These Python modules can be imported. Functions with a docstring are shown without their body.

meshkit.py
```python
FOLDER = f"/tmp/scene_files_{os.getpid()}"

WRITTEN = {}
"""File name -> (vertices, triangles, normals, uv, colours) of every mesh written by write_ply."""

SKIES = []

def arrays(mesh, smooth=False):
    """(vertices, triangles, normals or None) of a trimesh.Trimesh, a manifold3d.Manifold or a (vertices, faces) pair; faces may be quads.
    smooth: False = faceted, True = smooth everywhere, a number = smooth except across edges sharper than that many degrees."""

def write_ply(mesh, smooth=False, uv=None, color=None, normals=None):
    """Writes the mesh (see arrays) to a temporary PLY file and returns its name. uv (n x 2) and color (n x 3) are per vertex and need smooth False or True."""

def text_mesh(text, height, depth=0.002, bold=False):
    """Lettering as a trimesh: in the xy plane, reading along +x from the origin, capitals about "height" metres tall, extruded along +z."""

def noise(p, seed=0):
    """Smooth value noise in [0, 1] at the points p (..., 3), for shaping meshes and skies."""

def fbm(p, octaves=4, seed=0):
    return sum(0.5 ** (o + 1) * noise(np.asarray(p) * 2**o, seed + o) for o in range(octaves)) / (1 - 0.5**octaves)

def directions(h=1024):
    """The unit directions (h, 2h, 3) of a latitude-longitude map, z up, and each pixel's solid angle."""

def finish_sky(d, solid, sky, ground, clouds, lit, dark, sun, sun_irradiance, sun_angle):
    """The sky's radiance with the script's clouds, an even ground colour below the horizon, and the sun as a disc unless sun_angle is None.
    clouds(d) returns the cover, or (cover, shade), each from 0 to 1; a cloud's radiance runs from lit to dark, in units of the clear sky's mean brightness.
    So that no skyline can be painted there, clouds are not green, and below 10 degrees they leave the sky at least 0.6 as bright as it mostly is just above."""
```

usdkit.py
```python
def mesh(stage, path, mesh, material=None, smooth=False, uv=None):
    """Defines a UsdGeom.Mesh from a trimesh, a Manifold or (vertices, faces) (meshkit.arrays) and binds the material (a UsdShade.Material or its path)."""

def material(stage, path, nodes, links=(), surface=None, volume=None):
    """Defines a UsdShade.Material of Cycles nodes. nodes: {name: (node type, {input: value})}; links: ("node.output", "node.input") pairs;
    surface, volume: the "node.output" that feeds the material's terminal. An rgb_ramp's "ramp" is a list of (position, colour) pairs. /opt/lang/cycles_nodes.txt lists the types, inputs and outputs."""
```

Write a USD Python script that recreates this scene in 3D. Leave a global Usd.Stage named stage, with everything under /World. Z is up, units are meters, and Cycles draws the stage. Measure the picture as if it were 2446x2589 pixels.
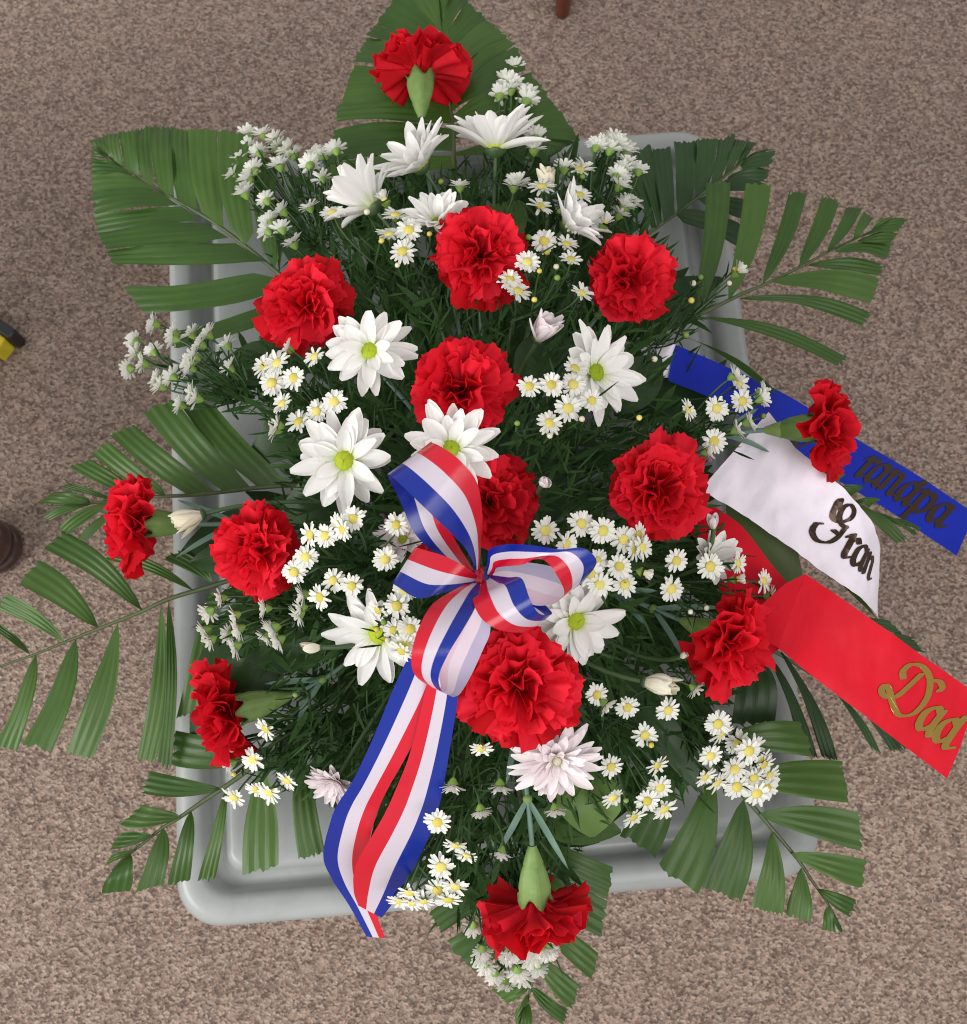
import math, random, numpy as np, trimesh, usdkit
from meshkit import fbm
from pxr import Usd, UsdGeom, UsdLux, UsdShade, Gf, Sdf, Vt
from shapely.geometry import Polygon, LineString
from shapely.ops import unary_union

stage = Usd.Stage.CreateInMemory()
UsdGeom.SetStageUpAxis(stage, UsdGeom.Tokens.z)
UsdGeom.SetStageMetersPerUnit(stage, 1.0)
UsdGeom.Xform.Define(stage, '/World'); UsdGeom.Scope.Define(stage, '/World/Looks')
rng = np.random.default_rng(11)

# ---------------------------------------------------------------- camera
W, H, F = 2446., 2589., 2735.          # the photograph's own pixels and its focal length in them
TILT, CAMZ = math.radians(13.7), 1.35
EYE = np.array([0, 0, CAMZ])
FWD = np.array([0, math.sin(TILT), -math.cos(TILT)])
UP = np.array([0, math.cos(TILT), math.sin(TILT)])
RIGHT = np.array([1., 0, 0])
cam = UsdGeom.Camera.Define(stage, '/World/camera')
cam.AddTranslateOp().Set(Gf.Vec3d(0, 0, CAMZ)); cam.AddRotateXOp().Set(math.degrees(TILT))
cam.CreateHorizontalApertureAttr(36.0); cam.CreateVerticalApertureAttr(36.0 * H / W)
cam.CreateFocalLengthAttr(36.0 * F / W); cam.CreateClippingRangeAttr(Gf.Vec2f(0.01, 100))
cam.CreateExposureAttr(0.15); cam.CreateFStopAttr(16.0); cam.CreateFocusDistanceAttr(.74)

# ---------------------------------------------------------------- light: a window to the left of the viewer, the room's ceiling light
def rect(name, pos, target, w, h, power, colour):
    l = UsdLux.RectLight.Define(stage, '/World/' + name)
    l.CreateWidthAttr(w); l.CreateHeightAttr(h); l.CreateIntensityAttr(power); l.CreateColorAttr(Gf.Vec3f(*colour))
    m = Gf.Matrix4d().SetLookAt(Gf.Vec3d(*pos), Gf.Vec3d(*target), Gf.Vec3d(0.02, 0.05, 1)).GetInverse()
    l.AddTransformOp().Set(m)
rect('window_light', (-2.3, -0.9, 1.9), (0, .2, .4), 1.5, 1.4, 10.0, (1.0, .97, .95))
rect('ceiling_light', (.75, -.95, 2.5), (.05, .15, .4), 1.4, 1.3, 4.6, (1.0, .95, .93))
dome = UsdLux.DomeLight.Define(stage, '/World/room_ambience'); dome.CreateIntensityAttr(.20); dome.CreateColorAttr(Gf.Vec3f(1, .96, .95))

# ---------------------------------------------------------------- helpers
def ray(u, v): return FWD + RIGHT * (u - W / 2) / F - UP * (v - H / 2) / F
def P(u, v, z):
    r = ray(u, v); return EYE + r * ((z - CAMZ) / r[2])
def px(p): return float(np.dot(p - EYE, FWD)) / F          # metres per photograph pixel at p
def imgdir(dx, dy, dz):                                    # right, up in the picture, towards the camera
    d = RIGHT * dx + UP * dy - FWD * dz; return d / np.linalg.norm(d)
TILES = dict(A=(0, 200, 850/1876), B=(750, 0, 800/1876), C=(1446, 200, 1000/1876), D=(0, 750, 850/1876), E=(750, 700, 800/1876),
             F=(1546, 750, 900/1876), G=(0, 1450, 850/1777), H=(700, 1300, 850/1876), I=(1000, 1700, 700/1564), J=(1500, 1550, 946/1876), V=(0, 0, 2446/1876),
             K=(780, 1640, 420/1098))
def T(k, x, y): a, b, s = TILES[k]; return a + x * s, b + y * s
def nrm(v): v = np.asarray(v, float); return v / max(np.linalg.norm(v), 1e-12)
LID = .42
CX, CY = 1215., 1330.
def dome_z(u, v):
    q = ((u - CX) / 900) ** 2 + ((v - CY) / 1150) ** 2
    return .495 + .165 * max(-.25, 1 - q)
def outward(u, v):
    d = np.array([u - CX, -(v - CY)]); n = np.linalg.norm(d); return d / n if n > 1 else np.array([0., 1.])

used = {}
def numbered(path):
    n = used.get(path, -1) + 1; used[path] = n
    return path if n == 0 else f'{path}_{n:03d}'
class Thing:
    def __init__(s, name, label, cat, origin=(0, 0, 0), group=None, kind=None):
        s.path = numbered('/World/' + name); s.o = np.asarray(origin, float)
        x = UsdGeom.Xform.Define(stage, s.path); x.AddTranslateOp().Set(Gf.Vec3d(*map(float, s.o)))
        tag(x.GetPrim(), label, cat, group, kind)
    def part(s, name, mesh, mat, parent=None, uv=None, smooth=True, label=None, kind=None):
        p = numbered((parent or s.path) + '/' + name)
        v, f = mesh
        m = usdkit.mesh(stage, p, (np.asarray(v) - s.o, f), mat, smooth, uv)
        if label: m.GetPrim().SetCustomDataByKey('label', label)
        if kind: m.GetPrim().SetCustomDataByKey('kind', kind)
        return p
def tag(p, label, cat, group=None, kind=None):
    p.SetCustomDataByKey('label', label)
    if cat: p.SetCustomDataByKey('category', cat)
    if group: p.SetCustomDataByKey('group', group)
    if kind: p.SetCustomDataByKey('kind', kind)
def single(name, mesh, mat, label, cat, smooth=True, uv=None, kind=None, group=None):
    p = numbered('/World/' + name); m = usdkit.mesh(stage, p, mesh, mat, smooth, uv); tag(m.GetPrim(), label, cat, group, kind)

def grid(Pt):                                              # (n, m, 3) points -> quads as triangles
    n, m = Pt.shape[:2]; i = np.arange(n * m).reshape(n, m)
    q = np.stack([i[:-1, :-1], i[:-1, 1:], i[1:, 1:], i[1:, :-1]], -1).reshape(-1, 4)
    return Pt.reshape(-1, 3), np.vstack([q[:, [0, 1, 2]], q[:, [0, 2, 3]]])
def join(parts):
    vs, fs, k = [], [], 0
    for v, f in parts: vs.append(v); fs.append(np.asarray(f) + k); k += len(v)
    return np.vstack(vs), np.vstack(fs)
def spline(pts, n):                                        # Catmull-Rom through the rows of pts
    pts = np.asarray(pts, float)
    if len(pts) == 2: return pts[0] + (pts[1] - pts[0]) * np.linspace(0, 1, n)[:, None]
    e = np.vstack([2 * pts[0] - pts[1], pts, 2 * pts[-1] - pts[-2]]); out = []
    for t in np.linspace(0, len(pts) - 1, n):
        k = min(int(t), len(pts) - 2); x = t - k; a, b, c, d = e[k:k + 4]
        out.append(.5 * (2 * b + (c - a) * x + (2 * a - 5 * b + 4 * c - d) * x ** 2 + (3 * b - a - 3 * c + d) * x ** 3))
    return np.array(out)
def frame(a, spin=0.):
    a = nrm(a); h = np.array([0, 0, 1.]) if abs(a[2]) < .9 else np.array([1., 0, 0])
    x = nrm(np.cross(h, a)); y = np.cross(a, x)
    return x * math.cos(spin) + y * math.sin(spin), -x * math.sin(spin) + y * math.cos(spin), a
def tube(pts, r, sides=6, cap=True):
    pts = np.asarray(pts, float); n = len(pts); r = np.broadcast_to(np.asarray(r, float), (n,))
    tg = np.gradient(pts, axis=0); x = None; rows = []
    for i in range(n):
        t = nrm(tg[i])
        x = frame(t)[0] if x is None else nrm(x - t * np.dot(x, t)); y = np.cross(t, x)
        a = np.linspace(0, 2 * np.pi, sides, endpoint=False)
        rows.append(pts[i] + r[i] * (np.cos(a)[:, None] * x + np.sin(a)[:, None] * y))
    v = np.vstack(rows); f = []
    for i in range(n - 1):
        for k in range(sides):
            a, b = i * sides + k, i * sides + (k + 1) % sides
            f += [(a, b, b + sides), (a, b + sides, a + sides)]
    if cap:
        for k in range(1, sides - 1): f += [(0, k + 1, k), ((n - 1) * sides, (n - 1) * sides + k, (n - 1) * sides + k + 1)]
    return v, np.array(f)
def lathe(profile, base, axis, sides=24, spin=0, wob=0, teeth=0, rib=0):
    x, y, a = frame(axis, spin); ang = np.linspace(0, 2 * np.pi, sides + 1)
    pr = np.asarray(profile, float)
    k_ = np.clip((pr[:, 1] - pr[:, 1].min()) / max(np.ptp(pr[:, 1]), 1e-9), 0, 1) ** 6
    g = np.array([[base + a * (h + teeth * kk * math.cos(5 * t)) + r * (math.cos(t) * x + math.sin(t) * y) * (1 + wob * math.sin(5 * t) + rib * math.cos(20 * t)) for t in ang] for (r, h), kk in zip(pr, k_)])
    v, f = grid(g)
    return v, f[:, ::-1]
def bez(p0, d0, p1, d1, n):
    t = np.linspace(0, 1, n)[:, None]; a, b = p0 + d0, p1 + d1
    return (1 - t) ** 3 * p0 + 3 * (1 - t) ** 2 * t * a + 3 * (1 - t) * t ** 2 * b + t ** 3 * p1

# ---------------------------------------------------------------- materials
def mat(name, nodes, links=(), surface='p.BSDF'):
    return usdkit.material(stage, '/World/Looks/' + name, nodes, links, surface=surface)
def leafy(name, dark, light, rough=.45, trans=.22, ribs=True, spec=.4):
    n = {'uv': ('uvmap', {}), 'sx': ('separate_xyz', {}), 'oi': ('object_info', {}), 'g': ('geometry', {}),
         'nz': ('noise_texture', {'scale': 40., 'detail': 4.}), 'n2': ('noise_texture', {'scale': 1., 'detail': 3.}),
         'mp': ('mapping', {'scale': (46., 1.6, 1.)}),
         'm1': ('mix_float', {'fac': .5}), 'm2': ('mix_float', {'fac': .38}), 'rm': ('rgb_ramp', {'ramp': [(.25, dark), (.78, light)]}),
         'bp': ('bump', {'strength': .25, 'distance': .0008}),
         'p': ('principled_bsdf', {'roughness': rough, 'specular_ior_level': spec}), 't': ('translucent_bsdf', {}), 'mx': ('mix_closure', {'fac': trans})}
    l = [('g.position', 'nz.vector'), ('nz.fac', 'm1.a'), ('oi.random', 'm1.b'), ('m2.result', 'rm.fac'), ('m1.result', 'm2.a'),
         ('uv.UV', 'mp.vector'), ('mp.vector', 'n2.vector'), ('n2.fac', 'm2.b'), ('n2.fac', 'bp.height'), ('bp.normal', 'p.normal'),
         ('rm.color', 'p.base_color'), ('rm.color', 't.color'), ('p.BSDF', 'mx.closure1'), ('t.BSDF', 'mx.closure2')]
    if not ribs: l = [x for x in l if x[0] not in ('uv.UV', 'mp.vector')] + [('g.position', 'n2.vector')]; n['n2'][1]['scale'] = 300.
    return mat(name, n, l, 'mx.closure')
def petal_mat(name, c0, c1, rough=.7, trans=.3, sheen=0., spec=.18, noise=250.):
    return mat(name, {'oi': ('object_info', {}), 'g': ('geometry', {}), 'nz': ('noise_texture', {'scale': noise, 'detail': 3.}), 'm1': ('mix_float', {'fac': .5}),
        'rm': ('rgb_ramp', {'ramp': [(.2, c0), (.8, c1)]}), 'bp': ('bump', {'strength': .3, 'distance': .0006}),
        'p': ('principled_bsdf', {'roughness': rough, 'sheen_weight': sheen, 'specular_ior_level': spec}), 't': ('translucent_bsdf', {}), 'mx': ('mix_closure', {'fac': trans})},
        [('g.position', 'nz.vector'), ('nz.fac', 'm1.a'), ('oi.random', 'm1.b'), ('m1.result', 'rm.fac'), ('rm.color', 'p.base_color'), ('rm.color', 't.color'),
         ('nz.fac', 'bp.height'), ('bp.normal', 'p.normal'), ('p.BSDF', 'mx.closure1'), ('t.BSDF', 'mx.closure2')], 'mx.closure')
def ray_mat(name, base, c0, c1, trans=.34):
    return mat(name, {'uv': ('uvmap', {}), 'sx': ('separate_xyz', {}), 'st': ('rgb_ramp', {'ramp': [(.04, (0, 0, 0)), (.34, (1, 1, 1))]}), 'oi': ('object_info', {}), 'rm': ('rgb_ramp', {'ramp': [(.0, c0), (1., c1)]}),
        'mc': ('mix_color', {'a': base}), 'mp': ('mapping', {'scale': (9., .6, 1.)}), 'nz': ('noise_texture', {'scale': 1.}), 'bp': ('bump', {'strength': .25, 'distance': .0006}),
        'p': ('principled_bsdf', {'roughness': .6, 'specular_ior_level': .2}), 't': ('translucent_bsdf', {}), 'mx': ('mix_closure', {'fac': trans})},
        [('uv.UV', 'sx.vector'), ('sx.y', 'st.fac'), ('oi.random', 'rm.fac'), ('st.color', 'mc.fac'), ('rm.color', 'mc.b'), ('mc.result', 'p.base_color'), ('mc.result', 't.color'),
         ('uv.UV', 'mp.vector'), ('mp.vector', 'nz.vector'), ('nz.fac', 'bp.height'), ('bp.normal', 'p.normal'), ('p.BSDF', 'mx.closure1'), ('t.BSDF', 'mx.closure2')], 'mx.closure')
def plain(name, col, rough=.5, **k):
    return mat(name, {'g': ('geometry', {}), 'nz': ('noise_texture', {'scale': 60., 'detail': 5.}), 'rm': ('rgb_ramp', {'ramp': [(.3, tuple(c * .82 for c in col)), (.7, tuple(min(1, c * 1.12) for c in col))]}),
        'p': ('principled_bsdf', dict(roughness=rough, **k))}, [('g.position', 'nz.vector'), ('nz.fac', 'rm.fac'), ('rm.color', 'p.base_color')])

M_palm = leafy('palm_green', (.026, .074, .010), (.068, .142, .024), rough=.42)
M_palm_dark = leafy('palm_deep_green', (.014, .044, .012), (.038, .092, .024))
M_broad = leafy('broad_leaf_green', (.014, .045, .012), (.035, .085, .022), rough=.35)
M_olive = leafy('olive_leaf_green', (.06, .10, .025), (.10, .16, .045), rough=.5)
M_lime = leafy('light_leaf_green', (.09, .17, .035), (.14, .24, .06), rough=.5)
M_fill = leafy('fine_foliage_green', (.008, .030, .006), (.034, .088, .018), ribs=False, rough=.55, trans=.15, spec=.2)
M_rachis = plain('palm_midrib', (.06, .09, .03), .45)
M_stem = plain('flower_stem_green', (.05, .10, .035), .5)
M_blue_stem = plain('carnation_stem_blue_green', (.11, .20, .15), .55)
M_calyx = petal_mat('carnation_calyx_green', (.11, .20, .05), (.24, .36, .12), rough=.45, trans=.12, noise=120.)
M_cup = plain('small_calyx_green', (.16, .28, .05), .55)
M_red = petal_mat('carnation_red', (.68, .008, .022), (.88, .024, .052), trans=.36)
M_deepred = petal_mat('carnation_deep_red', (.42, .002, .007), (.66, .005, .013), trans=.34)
M_crimson = petal_mat('carnation_crimson', (.54, .005, .014), (.76, .014, .032), trans=.33)
M_white = ray_mat('chrysanthemum_white', (.66, .74, .38), (.86, .86, .84), (.93, .93, .91))
M_pinkwhite = ray_mat('chrysanthemum_blush', (.72, .70, .52), (.82, .74, .76), (.92, .87, .89))
M_cream = petal_mat('bud_cream', (.72, .68, .52), (.82, .80, .66), trans=.25, sheen=0.)
M_aster = petal_mat('aster_white', (.76, .78, .72), (.86, .87, .82), trans=.3, sheen=0.)
M_disc = petal_mat('chrysanthemum_eye_green', (.22, .32, .012), (.42, .50, .03), trans=.05, noise=900.)
M_adisc = petal_mat('aster_eye_yellow', (.50, .43, .07), (.70, .62, .18), trans=.05, noise=1200.)
def striped(name, cols, rough=.22):
    k = len(cols); ramp = []
    for i, c in enumerate(cols): ramp += [(i / k + (.004 if i else 0), c), ((i + 1) / k - (.004 if i < k - 1 else 0), c)]
    return mat(name, {'uv': ('uvmap', {}), 'sx': ('separate_xyz', {}), 'rm': ('rgb_ramp', {'ramp': ramp}), 'mp': ('mapping', {'scale': (260., 3., 1.)}),
        'nz': ('noise_texture', {'scale': 1., 'detail': 2.}), 'bp': ('bump', {'strength': .12, 'distance': .0003}),
        'p': ('principled_bsdf', {'roughness': rough, 'specular_ior_level': .6}), 't': ('translucent_bsdf', {}), 'mx': ('mix_closure', {'fac': .14})},
        [('uv.UV', 'sx.vector'), ('sx.x', 'rm.fac'), ('uv.UV', 'mp.vector'), ('mp.vector', 'nz.vector'), ('nz.fac', 'bp.height'), ('bp.normal', 'p.normal'),
         ('rm.color', 'p.base_color'), ('rm.color', 't.color'), ('p.BSDF', 'mx.closure1'), ('t.BSDF', 'mx.closure2')], 'mx.closure')
BLUE, WHITE, RED = (.001, .018, .26), (.58, .53, .61), (.56, .004, .022)
M_bow = striped('bow_stripes', (BLUE, WHITE, RED))
M_bow_back = striped('bow_lining', ((.45, .42, .58), (.70, .62, .70), (.66, .5, .58)))
def satin(name, c, rough=.5, weave=900., trans=.12):
    return mat(name, {'g': ('geometry', {}), 'nz': ('noise_texture', {'scale': 26., 'detail': 4.}), 'wv': ('noise_texture', {'scale': weave, 'detail': 1.}),
        'rm': ('rgb_ramp', {'ramp': [(.3, tuple(x * .9 for x in c)), (.7, tuple(min(1, x * 1.08) for x in c))]}), 'bp': ('bump', {'strength': .2, 'distance': .0005}),
        'p': ('principled_bsdf', {'roughness': rough, 'specular_ior_level': .2}), 't': ('translucent_bsdf', {}), 'mx': ('mix_closure', {'fac': trans})},
        [('g.position', 'nz.vector'), ('g.position', 'wv.vector'), ('nz.fac', 'rm.fac'), ('wv.fac', 'bp.height'), ('bp.normal', 'p.normal'), ('rm.color', 'p.base_color'), ('rm.color', 't.color'),
         ('p.BSDF', 'mx.closure1'), ('t.BSDF', 'mx.closure2')], 'mx.closure')
M_rblue = satin('ribbon_blue', (.004, .020, .38)); M_rwhite = satin('ribbon_white', (.87, .83, .93)); M_rred = satin('ribbon_red', (.60, .004, .018))
M_foil = mat('gold_foil', {'g': ('geometry', {}), 'nz': ('noise_texture', {'scale': 90., 'detail': 3.}), 'bp': ('bump', {'strength': .35, 'distance': .001}),
    'p': ('principled_bsdf', {'base_color': (.42, .28, .07), 'metallic': 1., 'roughness': .16})}, [('g.position', 'nz.vector'), ('nz.fac', 'bp.height'), ('bp.normal', 'p.normal')])
M_foil_dark = mat('bronze_foil', {'g': ('geometry', {}), 'nz': ('noise_texture', {'scale': 90., 'detail': 3.}), 'bp': ('bump', {'strength': .35, 'distance': .001}),
    'p': ('principled_bsdf', {'base_color': (.04, .021, .012), 'metallic': .6, 'roughness': .25})}, [('g.position', 'nz.vector'), ('nz.fac', 'bp.height'), ('bp.normal', 'p.normal')])
M_tote = mat('tote_grey_plastic', {'g': ('geometry', {}), 'nz': ('noise_texture', {'scale': 14., 'detail': 9., 'roughness': .65}), 'gr': ('noise_texture', {'scale': 900., 'detail': 2.}),
    'rm': ('rgb_ramp', {'ramp': [(.25, (.26, .285, .28)), (.5, (.31, .335, .33)), (.75, (.34, .365, .36))]}), 'bp': ('bump', {'strength': .15, 'distance': .0004}),
    'p': ('principled_bsdf', {'roughness': .38, 'specular_ior_level': .5})}, [('g.position', 'nz.vector'), ('nz.fac', 'rm.fac'), ('g.position', 'gr.vector'), ('gr.fac', 'bp.height'), ('bp.normal', 'p.normal'), ('rm.color', 'p.base_color')])
M_wood = mat('dark_turned_wood', {'g': ('geometry', {}), 'mp': ('mapping', {'scale': (60., 60., 6.)}), 'nz': ('noise_texture', {'scale': 1., 'detail': 5.}), 'rm': ('rgb_ramp', {'ramp': [(.3, (.020, .008, .007)), (.7, (.05, .018, .014))]}),
    'p': ('principled_bsdf', {'roughness': .25, 'coat_weight': .5})}, [('g.position', 'mp.vector'), ('mp.vector', 'nz.vector'), ('nz.fac', 'rm.fac'), ('rm.color', 'p.base_color')])
M_redwood = mat('red_brown_wood', {'g': ('geometry', {}), 'mp': ('mapping', {'scale': (80., 80., 6.)}), 'nz': ('noise_texture', {'scale': 1., 'detail': 5.}), 'rm': ('rgb_ramp', {'ramp': [(.3, (.07, .018, .008)), (.7, (.13, .036, .015))]}),
    'p': ('principled_bsdf', {'roughness': .4})}, [('g.position', 'mp.vector'), ('mp.vector', 'nz.vector'), ('nz.fac', 'rm.fac'), ('rm.color', 'p.base_color')])
M_yellow = plain('yellow_plastic', (.62, .52, .02), .4); M_black = plain('black_plastic', (.014, .014, .018), .45)
M_foam = plain('floral_foam_green', (.02, .05, .02), .9); M_tray = plain('tray_dark_green', (.012, .03, .014), .5)
M_carpet = mat('carpet', {'g': ('geometry', {}), 'w': ('noise_texture', {'scale': 120., 'detail': 2.}), 'wm': ('vector_math', {'math_type': 'multiply_add', 'vector2': (.006, .006, .006)}), 'mpp': ('mapping', {'rotation': (0., 0., .6), 'scale': (.85, 1.15, 1.)}),
    'vo': ('voronoi_texture', {'scale': 330.}), 'bw': ('separate_color', {}), 'nz': ('noise_texture', {'scale': 560., 'detail': 3., 'roughness': .7}), 'm': ('mix_float', {'fac': .5}),
    'rm': ('rgb_ramp', {'ramp': [(.12, (.05, .042, .042)), (.28, (.14, .103, .086)), (.43, (.24, .180, .147)), (.56, (.32, .243, .198)), (.70, (.42, .335, .275)), (.9, (.56, .47, .40))]}),
    'hue': ('mix_color', {'blend_type': 'multiply', 'fac': .65}), 'tint': ('rgb_ramp', {'ramp': [(.0, (1.0, .80, .74)), (.35, (1.0, .97, .92)), (.65, (.93, .96, .98)), (1., (1.0, .93, .80))]}),
    'big': ('noise_texture', {'scale': 3., 'detail': 3.}), 'bigr': ('rgb_ramp', {'ramp': [(.3, (.88, .88, .9)), (.7, (1., 1., 1.))]}), 'mb': ('mix_color', {'blend_type': 'multiply', 'fac': 1.}),
    'h': ('mix_float', {'fac': .45}), 'bp': ('bump', {'strength': .9, 'distance': .004}), 'p': ('principled_bsdf', {'roughness': .95, 'specular_ior_level': .1, 'sheen_weight': .15})},
    [('g.position', 'w.vector'), ('w.color', 'wm.vector1'), ('g.position', 'wm.vector3'), ('wm.vector', 'mpp.vector'), ('mpp.vector', 'vo.vector'), ('vo.color', 'bw.color'), ('bw.r', 'm.a'), ('mpp.vector', 'nz.vector'), ('nz.fac', 'm.b'),
     ('m.result', 'rm.fac'), ('bw.g', 'tint.fac'), ('rm.color', 'hue.a'), ('tint.color', 'hue.b'), ('g.position', 'big.vector'), ('big.fac', 'bigr.fac'), ('hue.result', 'mb.a'), ('bigr.color', 'mb.b'),
     ('vo.distance', 'h.a'), ('nz.fac', 'h.b'), ('h.result', 'bp.height'), ('bp.normal', 'p.normal'), ('mb.result', 'p.base_color')])

# ---------------------------------------------------------------- carpet
gx = np.linspace(-3, 3, 13)
single('carpet', grid(np.stack([np.meshgrid(gx, gx)[0], np.meshgrid(gx, gx)[1], np.zeros((13, 13))], -1)), M_carpet, 'brown and pinkish speckled carpet under the grey tote', None, kind='structure')

# ---------------------------------------------------------------- grey tote
ROT = math.radians(4.6); TC = np.array([-.0118, .246]); TW, TL = .536, .698
def rrect(inset, r, z, n=10):
    hx, hy = TW / 2 - inset, TL / 2 - inset; r = max(r, .002); pts = []
    for cx, cy, a0 in ((hx - r, hy - r, 0), (-hx + r, hy - r, 90), (-hx + r, -hy + r, 180), (hx - r, -hy + r, 270)):
        for k in range(n): a = math.radians(a0 + 90 * k / (n - 1)); pts.append((cx + r * math.cos(a), cy + r * math.sin(a)))
    pts = np.array(pts + pts[:1]); c, s = math.cos(ROT), math.sin(ROT)
    return np.column_stack([TC[0] + pts[:, 0] * c - pts[:, 1] * s, TC[1] + pts[:, 0] * s + pts[:, 1] * c, np.full(len(pts), z)])
def shell(rows, close=True):
    rows = [rrect(*r) for r in rows]; g = np.array(rows)
    if close: g = np.concatenate([g, np.broadcast_to(rows[-1][:-1].mean(0), (1,) + rows[-1].shape)])
    return grid(g)
tote = Thing('storage_tote', 'grey plastic storage tote with lid, holding up the flower arrangement', 'tote', (TC[0], TC[1], 0))
tote.part('body', shell([(.060, .05, .30), (.070, .05, .15), (.085, .05, .012), (.09, .045, .004)]), M_tote)
tote.part('body_rim', shell([(.062, .05, .33), (.030, .05, .335), (.026, .05, .345), (.022, .05, .39)], close=False), M_tote)
lid = tote.part('lid', shell([(.010, .038, LID - .040), (.002, .038, LID - .036), (0, .038, LID - .028), (.0005, .038, LID - .012), (.004, .037, LID - .004), (.010, .034, LID), (.020, .028, LID - .0005), (.0265, .024, LID - .004),
     (.0300, .022, LID - .014), (.033, .020, LID - .017), (.0385, .017, LID - .0175), (.0415, .016, LID - .014), (.0445, .015, LID - .0065), (.049, .012, LID - .0045), (.055, .010, LID - .0045)]), M_tote)

# ---------------------------------------------------------------- things cut by the picture's edges
def world_rot(v, deg, at):
    c, s = math.cos(math.radians(deg)), math.sin(math.radians(deg)); v = np.asarray(v)
    return np.column_stack([v[:, 0] * c - v[:, 1] * s + at[0], v[:, 0] * s + v[:, 1] * c + at[1], v[:, 2] + at[2]])
def rbox(sx, sy, sz, r=.004):
    import manifold3d as m3
    s = m3.Manifold.sphere(r, 16); b = [s.translate((x, y, z)) for x in (-sx/2 + r, sx/2 - r) for y in (-sy/2 + r, sy/2 - r) for z in (r, sz - r)]
    m = m3.Manifold.batch_hull(b).to_mesh(); return m.vert_properties[:, :3], m.tri_verts
tip = P(1422, 36, 0)
chair = Thing('wooden_chair', 'red brown wooden chair, its tapered leg at the top edge', 'chair', tip)
for dx, dy in ((0, 0), (.40, .06), (-.06, .40), (.34, .46)):
    b = tip + [dx, dy, 0]
    chair.part('leg', lathe([(0, 0), (.009, .001), (.0105, .006), (.0125, .05), (.0165, .25), (.018, .44)], b, (.0, .02, 1)), M_redwood)
sv, sf = rbox(.48, .48, .03, .012); chair.part('seat', (world_rot(sv, 8, tip + [.17, .24, .435]), sf), M_redwood)
kp = P(-8, 1384, 0.02); kp[2] = 0
tl = Thing('side_table', 'dark turned wooden table foot at the left edge', 'table', kp)
tl.part('leg', lathe([(0, 0), (.024, .001), (.031, .004), (.0335, .012), (.030, .019), (.0275, .021), (.031, .026), (.0345, .036), (.0345, .044), (.031, .054), (.024, .060), (.0215, .062), (.0235, .066), (.0235, .070), (.018, .078), (.0135, .10), (.013, .16), (.019, .26), (.021, .34), (.016, .40), (.022, .43), (.022, .46)], kp, (-.22, .05, 1), 40), M_wood)
tv, tf = rbox(.5, .5, .025, .01); tl.part('table_top', (world_rot(tv, 0, kp + [-.355, .06, .455]), tf), M_wood)
cp = P(46, 838, .03); cp[2] = 0
yb = Thing('plastic_case', 'yellow plastic case with black end at the left edge', 'case', cp)
def at_corner(v, deg): return world_rot(v, deg, cp)
dv, df = rbox(.10, .024, .036, .004); yb.part('case_body', (at_corner(dv + [-.054, -.0285, 0], -34), df), M_yellow)
dv, df = rbox(.10, .050, .036, .004); yb.part('case_body', (at_corner(dv + [-.060, -.0665, 0], -34), df), M_yellow)
dv, df = rbox(.11, .016, .040, .006); yb.part('end_cap', (at_corner(dv + [-.052, -.008, 0], -34), df), M_black)

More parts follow.
